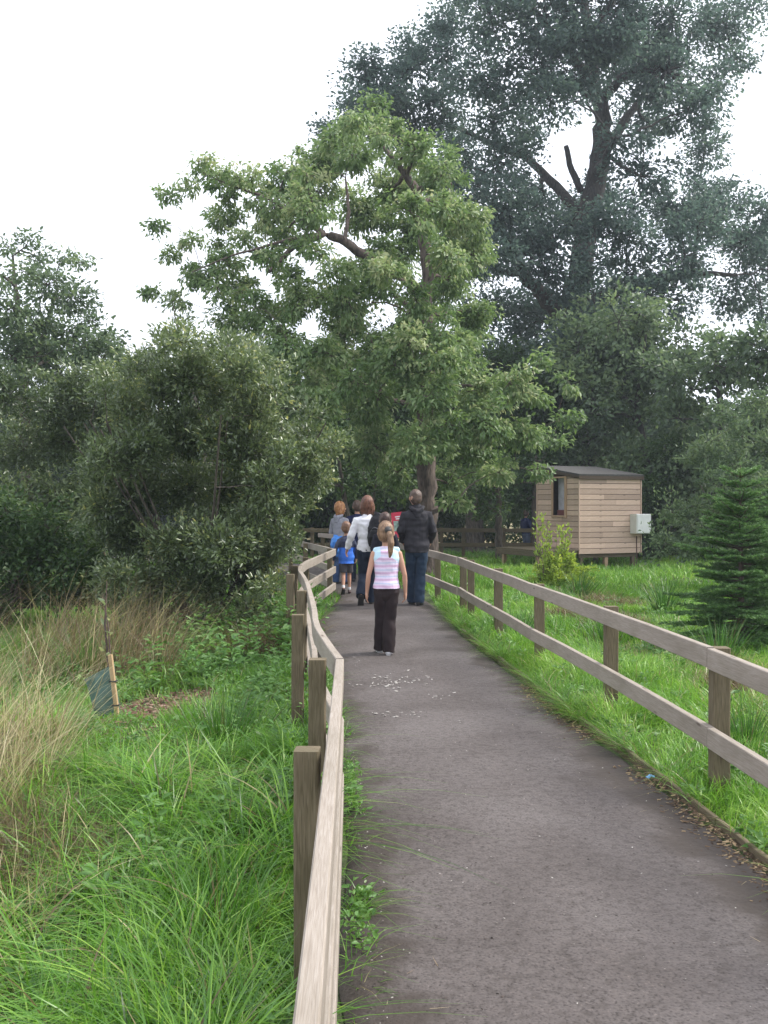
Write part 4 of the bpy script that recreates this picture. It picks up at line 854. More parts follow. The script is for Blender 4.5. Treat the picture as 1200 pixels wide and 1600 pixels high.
# rush clumps, each a plant
def rush(x0, y0, h_, cnt, label, dark=.12, r_=.12):
    G = Blades(); x = rng.normal(size=cnt) * r_ * .5; y = rng.normal(size=cnt) * r_ * .5; z_ = float(gz(x0, y0)) - .02
    az = np.arctan2(y, x) + rng.normal(0, .5, cnt); q = np.hypot(x, y) / r_
    V, F_, T, Dd = blades_np(x, y, h_ * rng.uniform(.5, 1.1, cnt), np.full(cnt, .0035 + .00035 * y0), az, .08 + q * .5, rng.uniform(0, .35, cnt), np.clip(rng.normal(dark, .1, cnt), 0, 1), (rng.random(cnt) < .08) * .8, seg=5, z0=np.zeros(cnt))
    o_ = link('rush_clump', mesh_np('rush', V, F_, {'tone': T, 'dry': Dd}), M_GRASS); o_.location = (x0, y0, z_)
    tag(o_, label, 'rushes', 'rush clumps standing in the grass')
rush(-1.08, 6.9, .50, 420, 'dark rush clump standing in the middle of the left grass', .2, .2)
rush(-.62, 3.9, .45, 240, 'rush clump close behind the nearest left fence post', .3)
rush(-3.0, 10.4, .7, 260, 'grey green rush clump with straw stems under the sallow bush', .3, .22)
rush(2.35, 6.75, .42, 160, 'rush clump between the two nearest right fence posts', .15)
rush(3.05, 6.6, .5, 200, 'rush clump by the right edge of the photo behind the nearest right post', .15)
rush(3.2, 9.9, .55, 240, 'rush clump at the left foot of the young fir', .18)
rush(2.55, 11.9, .5, 160, 'tall thin rush clump in the middle of the right lawn', .15)
rush(3.3, 17.5, .55, 200, 'rush clump just right of the yellow green shrub', .12)
rush(4.1, 15.2, .6, 180, 'rush clump left of the fir, farther back on the lawn', .12)
rush(1.65, 12.4, .36, 80, 'few dark rushes behind the third post of the right fence', .1)

# broad-leaved weeds
M_WEED = mat_leaf('weed_leaves', [(0, (0.05, 0.12, 0.03)), (0.5, (0.10, 0.22, 0.05)), (0.9, (0.18, 0.32, 0.09)), (1, (0.32, 0.40, 0.22))], .3, .45, .4)
def weeds(cnt, x0, x1, y0, y1, hm, ll, cond=None, per=26):
    x = rng.uniform(x0, x1, cnt); y = rng.uniform(y0, y1, cnt); k = off_path(x, y, .1, .08) & in_view(x, y)
    if cond is not None: k &= cond(x, y)
    x, y = x[k], y[k]; Pp, Dd, Ll, Tt = [], [], [], []
    for px_, py_ in zip(x, y):
        h_ = hm * random.uniform(.5, 1.2); z_ = float(gz(px_, py_)); n_ = per; t_ = rng.random(n_); a_ = rng.uniform(0, 6.283, n_)
        ln = random.gauss(0, .1), random.gauss(0, .1)
        p = np.stack([px_ + ln[0] * t_ + .03 * np.cos(a_), py_ + ln[1] * t_ + .03 * np.sin(a_), z_ + h_ * (.15 + .85 * t_)], 1)
        Pp.append(p); Dd.append(np.stack([np.cos(a_), np.sin(a_), rng.uniform(-.2, .8, n_)], 1)); Ll.append(ll * (1.15 - .6 * t_) * rng.uniform(.6, 1.2, n_)); Tt.append(np.clip(rng.normal(.5, .12, n_) + random.gauss(0, .12), 0, 1))
    return Pp, Dd, Ll, Tt
A4 = [[], [], [], []]
for args in [(70, -2.3, -.1, 2.6, 5.0, .2, .06), (150, -3.2, -.1, 5.0, 8.0, .22, .055), (260, -4.5, -.3, 8.6, 12.5, .30, .065), (60, -1.2, -.3, 4, 9, .3, .09), (90, 1.5, 3.2, 4, 8, .14, .06), (260, 1.3, 6, 8, 18, .18, .08), (170, -2.4, -.85, 9.5, 15, .5, .12), (45, -3.3, -2.1, 7.2, 8.0, .16, .07)]:
    for q, r_ in zip(A4, weeds(*args)): q.extend(r_)
Pp, Dd, Ll, Tt = [np.concatenate(q) for q in A4]
tag(leaf_object('weeds', Pp, Dd, Ll, Ll * .42, Tt, M_WEED, nrm=np.tile([0, -.2, .8], (len(Pp), 1))), 'leafy green nettles and weeds growing among the grass', 'weeds', kind='stuff')
# small creeping weeds and moss along the left path edge
cnt = 2600; y = rng.uniform(1.9, 10, cnt); x = xl(y) + rng.normal(size=cnt) * .025 + .05 * vnoise(y, y, 2.2, 3) + .012
k = vnoise(y * 0, y, 1.6, 2) > .33; x, y = x[k], y[k]; cnt = len(x); ln = rng.uniform(.012, .04, cnt)
tag(leaf_object('edge_weeds', np.stack([x, y, rng.uniform(.0, .045, cnt)], 1), np.stack([rng.normal(.4, 1, cnt), rng.normal(0, 1, cnt), rng.uniform(-.1, .9, cnt)], 1), ln, ln * .6, np.clip(rng.normal(.6, .18, cnt), 0, 1), M_WEED), 'low green creeping weeds along the foot of the left fence', 'weeds', kind='stuff')
# two thistle like rosettes by the dead growth
def rosette(x0, y0, s_, cnt, label):
    a_ = np.linspace(0, 6.283, cnt, endpoint=False) + rng.normal(0, .15, cnt); LPq, LDq, LLq = [], [], []
    for a in a_:
        L_ = s_ * random.uniform(.7, 1.1); rs = random.uniform(.3, .9)
        for t_ in np.linspace(.05, 1, 9):
            p = np.array([L_ * t_ * math.cos(a), L_ * t_ * math.sin(a), L_ * (rs * t_ - .6 * t_ * t_) + .04])
            for sgn in (-1, 1):
                LPq.append(p); LDq.append(np.array([math.cos(a + sgn * .75), math.sin(a + sgn * .75), .15])); LLq.append(s_ * .33 * (1.1 - .75 * t_) + .012)
    LLq = np.array(LLq); o_ = leaf_object('thistle_plant', np.array(LPq), np.array(LDq), LLq, LLq * .5, np.clip(rng.normal(.45, .1, len(LLq)), 0, 1), M_WEED, nrm=np.tile([0, 0, 1.], (len(LLq), 1)))
    o_.location = (x0, y0, float(gz(x0, y0)) + .05); tag(o_, label, 'thistle', 'thistles in the left grass')
rosette(-1.30, 4.25, .24, 11, 'large jagged leaved thistle in front of the brown dead stems')
rosette(-1.80, 4.5, .2, 9, 'jagged leaved thistle at the left edge beside the brown dead stems')
rosette(-.62, 4.35, .17, 9, 'small jagged leaved thistle near the left fence')
rosette(-.42, 5.0, .17, 9, 'pale thistle next to the second left fence post')

# bark mulch and litter chips
def chips(name, x, y, z, sz, cols, label, cat, ratio=.5):
    N = len(x); a_ = rng.uniform(0, 6.283, N); e = rng.uniform(-.25, .25, N)
    mt = mat_leaf(name + '_colour', cols, .0, .85, .2)
    c = np.stack([x, y, z], 1); d = np.stack([np.cos(a_), np.sin(a_), e], 1) * sz[:, None]; s_ = np.stack([-np.sin(a_), np.cos(a_), rng.uniform(-.25, .25, N)], 1) * (sz * ratio * rng.uniform(.5, 1.2, N))[:, None]
    th = np.array([0, 0, 1.0]) * (sz * .22)[:, None]
    v = np.stack([c - d - s_ * .6, c + d * .8 - s_, c + d + s_ * .7, c - d * .8 + s_, c - d * .8 - s_ * .4 + th, c + d * .6 - s_ * .8 + th, c + d * .8 + s_ * .5 + th, c - d * .7 + s_ * .8 + th], 1).reshape(-1, 3)
    f = (np.arange(N)[:, None, None] * 8 + np.array([[4, 5, 6, 7], [0, 1, 5, 4], [1, 2, 6, 5], [2, 3, 7, 6], [3, 0, 4, 7]])[None]).reshape(-1, 4)
    return tag(link(name, mesh_np(name, v, f, {'tone': np.repeat(rng.random(N), 8)}), mt), label, cat, kind='stuff')
x = rng.normal(-1.95, .42, 2600); y = rng.normal(8.9, .55, 2600)
chips('bark_mulch', x, y, gz(x, y) + rng.uniform(0, .03, 2600), rng.uniform(.008, .028, 2600), [(0, (.07, .035, .022)), (.6, (.17, .10, .07)), (1, (.30, .21, .16))], 'reddish brown bark mulch on the ground by the tree guard', 'mulch')
# leaf litter along the right edge
y = rng.uniform(2.6, 9, 2600); x = xr(y) - np.abs(rng.normal(size=2600)) * .07 + .01; k = (vnoise(y * 0 + 3, y, 1.3, 4) > .3) ; x, y = x[k], y[k]
chips('leaf_litter', x, y, np.full(len(x), .006), rng.uniform(.004, .016, len(x)), [(0, (.04, .025, .018)), (.6, (.12, .08, .05)), (1, (.32, .24, .14))], 'brown bits of dead leaves along the right edge of the path', 'litter', .4)
y = rng.uniform(1.9, 9, 900); x = xl(y) + .04 + np.abs(rng.normal(size=900)) * .07
chips('path_grit', np.concatenate([x, rng.uniform(-.1, 1.6, 1900)]), np.concatenate([y, 1.9 + 9 * rng.random(1900) ** 1.5]), np.full(2800, .013), rng.uniform(.0012, .005, 2800), [(0, (.02, .017, .015)), (.75, (.10, .08, .07)), (1, (.42, .40, .37))], 'small grit stones and crumbs loose on the path', 'grit', .8)
# white flakes
FL = []
for (x0, x1, y0, y1, c_) in [(575, 680, 1048, 1082, 90), (590, 625, 1062, 1082, 60), (545, 570, 1070, 1076, 8), (580, 660, 1113, 1124, 34), (668, 712, 1078, 1102, 22), (550, 565, 1022, 1050, 14), (512, 530, 985, 1000, 6), (715, 722, 1126, 1134, 3)]:
    for _ in range(c_):
        px_ = random.uniform(x0, x1); py_ = random.gauss((y0 + y1) / 2, (y1 - y0) / 4); D_ = F * EYE / (py_ - HOR); FL.append(((px_ - 600) / F * D_, D_))
FL = np.array(FL); k = (FL[:, 0] > xl(FL[:, 1]) + .02); FL = FL[k]
chips('white_flakes', FL[:, 0], FL[:, 1], np.full(len(FL), .014), 0.003 + .017 * rng.random(len(FL)) ** 3, [(0, (.20, .185, .17)), (1, (.44, .42, .39))], 'scattered pale flakes on the path behind the girl', 'flakes', .7)
# straws on the path
G = Blades(); N = 90; y = 2 + 8 * rng.random(N) ** 1.4; x = np.where(rng.random(N) < .5, xr(y) - np.abs(rng.normal(size=N)) * .22, xl(y) + np.abs(rng.normal(size=N)) * .2)
az = rng.uniform(0, 6.283, N); ln = rng.uniform(.03, .1, N)
G.add(x, y, ln * .05, np.full(N, .0022), az, np.full(N, 18.0), rng.uniform(-3, 3, N), rng.uniform(.4, 1, N), np.ones(N), seg=4, z0=np.full(N, .012))
G.build('straw', 'a few dry straws lying on the tarmac', 'straw')

# ------------------------------------------------------------------ people
def chain_bm(bm, pts, sides=14, flat0=False, flat1=False, lat=(1, 0, 0)):
    """closed loft through (x,y,z,rx,ry); rx along the sideways axis, ry the other"""
    Pt = [Vector(p[:3]) for p in pts]; n = len(Pt); rings = []
    if n == 1: Pt = [Pt[0], Pt[0] + Vector((0, 0, .001))]; pts = [pts[0], pts[0]]; n = 2
    st = [None]
    def ring(c, d, rx, ry):
        u = Vector(lat) if st[0] is None else st[0]; u = (u - u.dot(d) * d)
        if u.length < .2: u = Vector((0, 1, 0)); u = u - u.dot(d) * d
        u.normalize(); st[0] = u.copy(); v = d.cross(u)
        rings.append([bm.verts.new(c + u * rx * math.cos(a) + v * ry * math.sin(a)) for a in (k / sides * 6.28318 for k in range(sides))])
    D_ = [(Pt[min(i + 1, n - 1)] - Pt[max(i - 1, 0)]).normalized() for i in range(n)]
    r0 = min(pts[0][3], pts[0][4]); r1 = min(pts[-1][3], pts[-1][4])
    if not flat0:
        for s, f in ((.97, .22), (.75, .66), (.42, .9)): ring(Pt[0] - D_[0] * r0 * s, D_[0], pts[0][3] * f, pts[0][4] * f)
    for i in range(n): ring(Pt[i], D_[i], pts[i][3], pts[i][4])
    if not flat1:
        for s, f in ((.42, .9), (.75, .66), (.97, .22)): ring(Pt[-1] + D_[-1] * r1 * s, D_[-1], pts[-1][3] * f, pts[-1][4] * f)
    for a, c in zip(rings[:-1], rings[1:]):
        for k in range(sides): bm.faces.new((a[k], a[(k + 1) % sides], c[(k + 1) % sides], c[k]))
    bm.faces.new(rings[0][::-1]); bm.faces.new(rings[-1])

def ell_bm(bm, c, r, rot=None):
    M_ = Matrix.Translation(c) @ (rot or Matrix.Identity(4)) @ Matrix.Diagonal((*r, 1))
    bmesh.ops.create_icosphere(bm, subdivisions=3, radius=1, matrix=M_)

def fuse(name, bm, voxel, mats, parent, smooth=4, wrinkle=0.0, wscale=9.0, keep=None, vz=2.0):
    bmesh.ops.recalc_face_normals(bm, faces=bm.faces)
    me = bpy.data.meshes.new('tmp'); bm.to_mesh(me); bm.free()
    ob = bpy.data.objects.new('tmp', me); COL.objects.link(ob)
    md = ob.modifiers.new('r', 'REMESH'); md.mode = 'VOXEL'; md.voxel_size = voxel
    ms_ = ob.modifiers.new('s', 'SMOOTH'); ms_.iterations = smooth; ms_.factor = .5
    dg = bpy.context.evaluated_depsgraph_get(); me2 = bpy.data.meshes.new_from_object(ob.evaluated_get(dg))
    bpy.data.objects.remove(ob); bpy.data.meshes.remove(me); me2.name = name
    if wrinkle:
        nrm = [v.normal.copy() for v in me2.vertices]
        for v, nv in zip(me2.vertices, nrm):
            q = v.co; d = mnoise.noise(Vector((q.x * wscale, q.y * wscale, q.z * wscale * vz))) + .5 * mnoise.noise(Vector((q.x * wscale * 2.3 + 5, q.y * wscale * 2.3, q.z * wscale * 2.3 * vz * .6)))
            v.co = q + nv * d * wrinkle
        me2.update()
    return link(name, me2, mats, parent, True)

M_SKIN = mat_cloth('skin', (0.50, 0.29, 0.205), (0.44, 0.24, 0.165), .55, 90, .03, 5)
M_EYE = mat_plain('eye_dark', (0.03, 0.02, 0.015), .2)

def person(label, H, loc, rz, P_):
    """figure facing +Y of its own frame, feet at z=0. P_ holds pose and clothes. All lengths are fractions of H."""
    root = empty('person', loc, rz, label, 'person'); W = P_.get('w', 1.0); hs_ = P_.get('head', 1.0)
    S_ = lambda *v: tuple(a * H for a in v)
    sh_z = P_.get('sh_z', .815); shx = .098 * W; tw = P_.get('turn', 0.0)
    hc = Vector(S_(P_.get('hx', 0), .006, .815 + .052 + .066 * hs_)); hr = (.052 * hs_ * H, .064 * hs_ * H, .070 * hs_ * H)
    arms = P_['arms']; legs = P_['legs']; vx = P_.get('voxel', .006)
    # --- body
    bm = bmesh.new()
    ell_bm(bm, hc, hr); ell_bm(bm, hc + Vector(S_(0, .018, -.030)) * hs_, (hr[0] * .78, hr[1] * .72, hr[2] * .62))          # skull, jaw
    Rh = Matrix.Rotation(P_.get('head_turn', 0), 4, 'Z')
    face = [((0, .064, -.012), (.008, .012, .016)), ((0, .060, -.020), (.010, .010, .008)), ((.053, .000, -.010), (.007, .011, .018)), ((-.053, .0, -.010), (.007, .011, .018)), ((0, .056, -.040), (.016, .008, .004)), ((0, .055, -.048), (.014, .008, .004)), ((0, .052, .010), (.030, .010, .006))]
    for c, r_ in face:
        q = Rh @ (Vector(c) * hs_ * H); ell_bm(bm, hc + q, tuple(v * hs_ * H for v in r_), Rh)
    chain_bm(bm, [S_(0, -.006, .80, .034, .032), (hc.x * .6, -.002 * H, .845 * H, .028 * H * hs_ ** .5, .029 * H * hs_ ** .5), (hc.x, .002 * H, hc.z - .03 * H, .030 * H * hs_ ** .5, .032 * H * hs_ ** .5)])
    tors = [(0, 0, .47, .070, .055), (0, 0, .52, .086 * W, .060), (0, 0, .60, .073 * W, .052), (0, .003, .68, .084 * W, .058), (0, 0, .75, .094 * W, .060), (0, -.004, .795, .080 * W, .045), (0, -.005, .825, .040, .032)]
    chain_bm(bm, [S_(*t) for t in tors])
    for s, A in zip((-1, 1), arms):
        sh_, el, wr = [Vector(S_(*v)) for v in ((s * (shx - (.008 if P_['top'].get('sleeve', True) else 0)), 0, sh_z - (.040 if P_['top'].get('sleeve', True) else .022)), A[0], A[1])]
        ar = P_.get('arm_r', 1.0)
        chain_bm(bm, [(*sh_, .028 * H * ar, .028 * H * ar), (*sh_.lerp(el, .45), .025 * H * ar, .025 * H * ar), (*el, .0195 * H * ar, .0195 * H * ar), (*el.lerp(wr, .35), .0205 * H * ar, .019 * H * ar), (*wr, .0135 * H, .012 * H)], 12)
        # hand: palm and five bent fingers hanging from the wrist
        d = (wr - el).normalized(); fw = Vector((0, 1, 0)); fw = (fw - fw.dot(d) * d).normalized(); inn = d.cross(fw) * (1 if s > 0 else -1)
        if inn.x * s > 0: inn = -inn
        hl = H * .1; hd = A[2] if len(A) > 2 else .35
        palm = [wr - d * hl * .05, wr + d * hl * .22, wr + d * hl * .47 + inn * hl * .03]
        chain_bm(bm, [(*palm[0], hl * .13, hl * .10), (*palm[1], hl * .12, hl * .21), (*palm[2], hl * .10, hl * .23)], 12, lat=tuple(inn))
        fr = max(hl * .048, .0055)
        for k, (of, fl) in enumerate(zip((.19, .065, -.06, -.175), (.44, .49, .45, .36))):
            b0 = wr + d * hl * .42 + fw * of * hl + inn * hl * .02; d1 = (d + inn * hd * .5 + fw * of * .35).normalized(); k1 = b0 + d1 * fl * hl * .45; d2 = (d + inn * (hd * 1.6 + .06 * k) + fw * of * .2).normalized(); k2 = k1 + d2 * fl * hl * .33; d3 = (d + inn * hd * 3).normalized(); k3 = k2 + d3 * fl * hl * .26
            chain_bm(bm, [(*b0, fr, fr), (*k1, fr * .95, fr * .95), (*k2, fr * .88, fr * .88), (*k3, fr * .78, fr * .78)], 8)
        t0 = wr + d * hl * .10 + fw * hl * .16; t1 = t0 + (d * .62 + fw * .62 + inn * .25).normalized() * hl * .24; t2 = t1 + (d * .9 + fw * .15 + inn * .35).normalized() * hl * .2
        chain_bm(bm, [(*t0, fr * 1.35, fr * 1.35), (*t1, fr * 1.15, fr * 1.15), (*t2, fr * .85, fr * .85)], 8)
    lg = []
    for s, Lg in zip((-1, 1), legs):
        hp = Vector(S_(s * .045, 0, .49)); kn = Vector(S_(*Lg[0])); an = Vector(S_(*Lg[1])); tipd = Vector(Lg[2] if len(Lg) > 2 else (s * .12, 1, -.05)).normalized(); lg.append((hp, kn, an, tipd))
        chain_bm(bm, [(*hp, .048 * H, .055 * H), (*hp.lerp(kn, .5), .042 * H, .045 * H), (*kn, .029 * H, .031 * H), (*kn.lerp(an, .32), .029 * H, .033 * H), (*kn.lerp(an, .7), .021 * H, .022 * H), (*an, .017 * H, .019 * H)], 14)
        chain_bm(bm, [(*(an - tipd * .022 * H + Vector((0, 0, -.018 * H))), .018 * H, .018 * H), (*(an + tipd * .045 * H + Vector((0, 0, -.022 * H))), .022 * H, .014 * H), (*(an + tipd * .088 * H + Vector((0, 0, -.026 * H))), .020 * H, .009 * H)], 10)
    fuse('body', bm, vx, M_SKIN, root, 3)
    for s in (-1, 1):
        q = Rh @ (Vector((s * .021, .0575, .001)) * hs_ * H); bm = bmesh.new(); ell_bm(bm, hc + q, (.0075 * hs_ * H, .005 * hs_ * H, .0045 * hs_ * H)); me = bpy.data.meshes.new('eye'); bm.to_mesh(me); bm.free(); link('eye', me, M_EYE, root, True)
    # --- top
    if 'top' in P_:
        T = P_['top']; bm = bmesh.new(); e = T.get('ease', .008); lo = T.get('low', .50); fl = T.get('flare', 0)
        prof = [(z, rx + e, ry + e * 1.2, yo) for (xx, yo, z, rx, ry) in tors if z > lo + .015 and z < .81]
        base_r = np.interp(lo, [t[2] for t in tors], [t[3] for t in tors]), np.interp(lo, [t[2] for t in tors], [t[4] for t in tors])
        pts = [S_(0, 0, lo, base_r[0] + e + fl, base_r[1] + e * 1.2 + fl * .8)] + [(0, yo * H, z * H, (rx + fl * max(0, (.68 - z) / .2) * .6) * H, ry * H) for z, rx, ry, yo in prof] + [S_(0, -.004, .822, .046, .038), S_(0, -.003, .836, .036, .034)]
        chain_bm(bm, pts, 24, flat0=True, flat1=True)
        if T.get('sleeve', True):
            for s, A in zip((-1, 1), arms):
                sh_, el, wr = [Vector(S_(*v)) for v in ((s * shx, 0, sh_z - .022), A[0], A[1])]; q = T.get('cuff', .97); wr2 = el.lerp(wr, q); se = T.get('sleeve_ease', e + .003); sh_ = sh_ - Vector((s * se * .5 * H, 0, se * .9 * H))
                sh2 = Vector(S_(s * shx * .5, 0, sh_z - .022))
                chain_bm(bm, [(*sh2, .03 * H, .035 * H), (*sh_, (.029 + se) * H, (.031 + se) * H), (*sh_.lerp(el, .5), (.025 + se) * H, (.026 + se) * H), (*el, (.0205 + se) * H, (.0215 + se) * H), (*el.lerp(wr2, .5), (.018 + se) * H, (.018 + se) * H), (*wr2, (.0155 + se * .8) * H, (.0155 + se * .8) * H)], 14, flat1=True)
        else:
            for s in (-1, 1): chain_bm(bm, [S_(s * .02, -.003, .80, .03, .036), S_(s * (shx - .012), -.002, .800, .022, .031)], 14)
        fuse('top', bm, vx, T['mat'], root, 4, T.get('wr', .004), T.get('ws', 9), vz=1.8)
        if T.get('hood'):
            bm = bmesh.new(); chain_bm(bm, [S_(-.048, -.02, .845, .020, .020), S_(-.040, -.047, .826, .024, .022), S_(0, -.066, .806, .030, .026), S_(.040, -.047, .826, .024, .022), S_(.048, -.02, .845, .020, .020)], 12, lat=(0, 0, 1))
            chain_bm(bm, [S_(0, -.062, .80, .046, .02), S_(0, -.072, .765, .026, .014)], 12); chain_bm(bm, [S_(0, -.01, .82, .05, .042), S_(0, .0, .852, .042, .04)], 14)
            fuse('hood', bm, vx, T.get('hood_mat', T['mat']), root, 4, .003, 14)
    # --- trousers
    if 'legs_wear' in P_:
        T = P_['legs_wear']; bm = bmesh.new(); e = T.get('ease', .006); fl = T.get('flare', .0); q = T.get('len', 1.0)
        chain_bm(bm, [S_(0, 0, T.get('waist', .565), .074 * W + e, .054 + e), S_(0, 0, .52, .086 * W + e, .062 + e), S_(0, 0, .475, .082 * W + e, .060 + e)], 20, flat0=True)
        for hp, kn, an, td in lg:
            pts = [(*hp, (.047 + e) * H, (.056 + e) * H), (*hp.lerp(kn, .5), (.043 + e) * H, (.047 + e) * H)]
            if q >= .99:
                k_ = T.get('knee', 0); pts += [(*kn, (.032 + e + k_) * H, (.034 + e + k_) * H), (*kn.lerp(an, .5), (.029 + e + fl * .5 + k_) * H, (.031 + e + fl * .5 + k_) * H), (*(kn.lerp(an, 1.0) + Vector((0, 0, -.022 * H * T.get('drop', 1)))), (.025 + e + fl) * H, (.028 + e + fl * 1.1) * H)]
            else: pts += [(*hp.lerp(kn, q), (.037 + e + .006) * H, (.040 + e + .006) * H)]
            chain_bm(bm, pts, 16, flat1=True)
        fuse('trousers' if q > .99 else 'shorts', bm, vx, T['mat'], root, 4, T.get('wr', .004), T.get('ws', 8), vz=1.4)
    # --- shoes, socks
    for hp, kn, an, td in lg:
        Sx = P_.get('shoe', {}); hh = Sx.get('h', 1.0); c0 = an + Vector((0, 0, -.027 * H)); up_ = Vector((0, 0, 1)); up2 = (up_ - up_.dot(td) * td).normalized()
        if 'sock' in P_:
            bm = bmesh.new(); chain_bm(bm, [(*(an + (kn - an).normalized() * .045 * H), .0235 * H, .0245 * H), (*an, .021 * H, .023 * H), (*(c0 + up2 * .01 * H), .02 * H, .025 * H)], 12, flat0=True); fuse('sock', bm, .005, P_['sock'], root, 2)
        bm = bmesh.new(); lat_ = tuple(td.cross(up2))
        chain_bm(bm, [(*(c0 - td * .020 * H + up2 * .004 * H), .024 * H, .024 * H), (*(c0 + td * .03 * H), .026 * H, .021 * H), (*(c0 + td * .075 * H - up2 * .004 * H), .028 * H, .016 * H), (*(c0 + td * .100 * H - up2 * .006 * H), .022 * H, .012 * H)], 14, lat=lat_)
        chain_bm(bm, [(*(c0 + up2 * .01 * H), .023 * H, .026 * H), (*(an + up2 * .012 * H * hh), .023 * H, .025 * H)], 12, flat1=True)
        s_ob = fuse('shoe', bm, .0045, Sx.get('mat', M_SHOE), root, 3)
        bm = bmesh.new(); so1 = c0 - up2 * .0205 * H
        chain_bm(bm, [(*(so1 - td * .034 * H), .020 * H, .0055 * H), (*(so1 - td * .02 * H), .026 * H, .0065 * H), (*(so1 + td * .03 * H), .026 * H, .006 * H), (*(so1 + td * .08 * H), .030 * H, .006 * H), (*(so1 + td * .112 * H + up2 * .003 * H), .018 * H, .005 * H)], 14, lat=lat_)
        fuse('sole', bm, .004, Sx.get('sole', M_SOLE), s_ob, 1)
    # --- hair
    if 'hair' in P_:
        Hh = P_['hair']; bm = bmesh.new(); kd = Hh['kind']; g_ = Hh.get('g', 1.06)
        def hv(x, y, z, rx, ry): q = Rh @ (Vector((x, y, z)) * hs_ * H); return (hc.x + q.x, hc.y + q.y, hc.z + q.z, rx * hs_ * H, ry * hs_ * H)
        def he(c, r_): q = Rh @ (Vector(c) * hs_ * H); ell_bm(bm, hc + q, tuple(v * hs_ * H for v in r_), Rh)
        he((0, -.006, .008), (.054 * g_, .062 * g_, .066 * g_)); he((0, -.020, -.012), (.050 * g_, .048 * g_, .056 * g_))
        if kd == 'bob':
            for x in np.linspace(-.045, .045, 7):
                chain_bm(bm, [hv(x * .75, -.02, .035, .016, .03), hv(x * 1.05, -.036 + abs(x) * .5, -.01, .017, .024), hv(x * 1.18, -.040 + abs(x) * .6, -.055, .016, .020), hv(x * 1.12, -.036 + abs(x) * .6, -.090 - .006 * math.cos(x * 90), .012, .013)], 10)
            for s in (-1, 1): chain_bm(bm, [hv(s * .046, .012, .02, .012, .022), hv(s * .056, .012, -.03, .012, .022), hv(s * .05, .012, -.075, .010, .018)], 10)
        if kd == 'pony':
            hx, hz = Hh.get('tail', (.03, .018))
            he((hx, -.066, hz), (.017, .017, .017))
            chain_bm(bm, [hv(hx, -.070, hz, .017, .017), hv(hx + .018, -.092, hz - .03, .021, .020), hv(hx + .026, -.098, hz - .085, .021, .021), hv(hx + .022, -.092, hz - .14, .017, .018), hv(hx + .016, -.084, hz - .175, .009, .010)], 12)
        fuse('hair', bm, .0055, Hh['mat'], root, 2, .006, 30, vz=.3)
        if kd == 'pony':
            bm = bmesh.new(); q = hv(hx + .002, -.072, hz, 0, 0); chain_bm(bm, [(q[0], q[1] + .008, q[2] + .004, .024 * hs_ * H, .024 * hs_ * H), (q[0] + .002, q[1] - .010, q[2] - .004, .024 * hs_ * H, .024 * hs_ * H)], 12); fuse('hair_band', bm, .004, M_SHOE, root, 1)
    return root

def mat_hair(name, c1, c2):
    m, n, l, b, o = newmat(name); t = n.new('ShaderNodeTexCoord'); mp = n.new('ShaderNodeMapping'); mp.inputs['Scale'].default_value = (160, 160, 14)
    z = n.new('ShaderNodeTexNoise'); z.inputs['Scale'].default_value = 1; z.inputs['Detail'].default_value = 4; z2 = n.new('ShaderNodeTexNoise'); z2.inputs['Scale'].default_value = 22
    l(t.outputs['Object'], mp.inputs['Vector']); l(mp.outputs[0], z.inputs['Vector']); l(t.outputs['Object'], z2.inputs['Vector'])
    ad = n.new('ShaderNodeMath'); ad.operation = 'MULTIPLY_ADD'; ad.inputs[1].default_value = .5; l(z2.outputs['Fac'], ad.inputs[0]); mu = n.new('ShaderNodeMath'); mu.operation = 'MULTIPLY'; mu.inputs[1].default_value = .5; l(z.outputs['Fac'], mu.inputs[0]); l(mu.outputs[0], ad.inputs[2])
    r = ramp(n, [(.38, c1), (.62, c2)]); l(ad.outputs[0], r.inputs['Fac']); l(r.outputs['Color'], b.inputs['Base Color'])
    bp = n.new('ShaderNodeBump'); bp.inputs['Strength'].default_value = .8; bp.inputs['Distance'].default_value = .004; l(z.outputs['Fac'], bp.inputs['Height']); l(bp.outputs[0], b.inputs['Normal'])
    b.inputs['Roughness'].default_value = .45; b.inputs['Specular IOR Level'].default_value = .4; return m

M_SHOE = mat_plain('black_leather', (.022, .020, .020), .5); M_SOLE = mat_plain('dark_sole', (.035, .032, .03), .8)
M_NAVYJ = mat_cloth('dark_denim', (.018, .028, .052), (.010, .016, .032)); M_WSHOE = mat_plain('white_trainer', (.62, .62, .64), .5, .06); M_WSOLE = mat_plain('pale_sole', (.5, .5, .5), .7)
# striped top
m, n, l, b, o = newmat('striped_jersey'); t = n.new('ShaderNodeTexCoord'); sp_ = n.new('ShaderNodeSeparateXYZ'); nz_ = n.new('ShaderNodeTexNoise'); nz_.inputs['Scale'].default_value = 7
mv = n.new('ShaderNodeVectorMath'); mv.operation = 'MULTIPLY_ADD'; mv.inputs[1].default_value = (.02, .02, .02); l(t.outputs['Object'], nz_.inputs['Vector']); l(nz_.outputs['Color'], mv.inputs[0]); l(t.outputs['Object'], mv.inputs[2]); l(mv.outputs[0], sp_.inputs[0])
fr = n.new('ShaderNodeMath'); fr.operation = 'MULTIPLY'; fr.inputs[1].default_value = 1 / .071; l(sp_.outputs[2], fr.inputs[0]); f2 = n.new('ShaderNodeMath'); f2.operation = 'FRACT'; l(fr.outputs[0], f2.inputs[0])
r = ramp(n, [(0, (.60, .40, .56)), (.26, (.62, .43, .60)), (.36, (.70, .62, .76)), (.5, (.70, .62, .76)), (.56, (.50, .54, .70)), (.66, (.52, .55, .72)), (.74, (.72, .64, .78)), (.94, (.70, .58, .74))]); r.color_ramp.interpolation = 'LINEAR'; l(f2.outputs[0], r.inputs['Fac'])
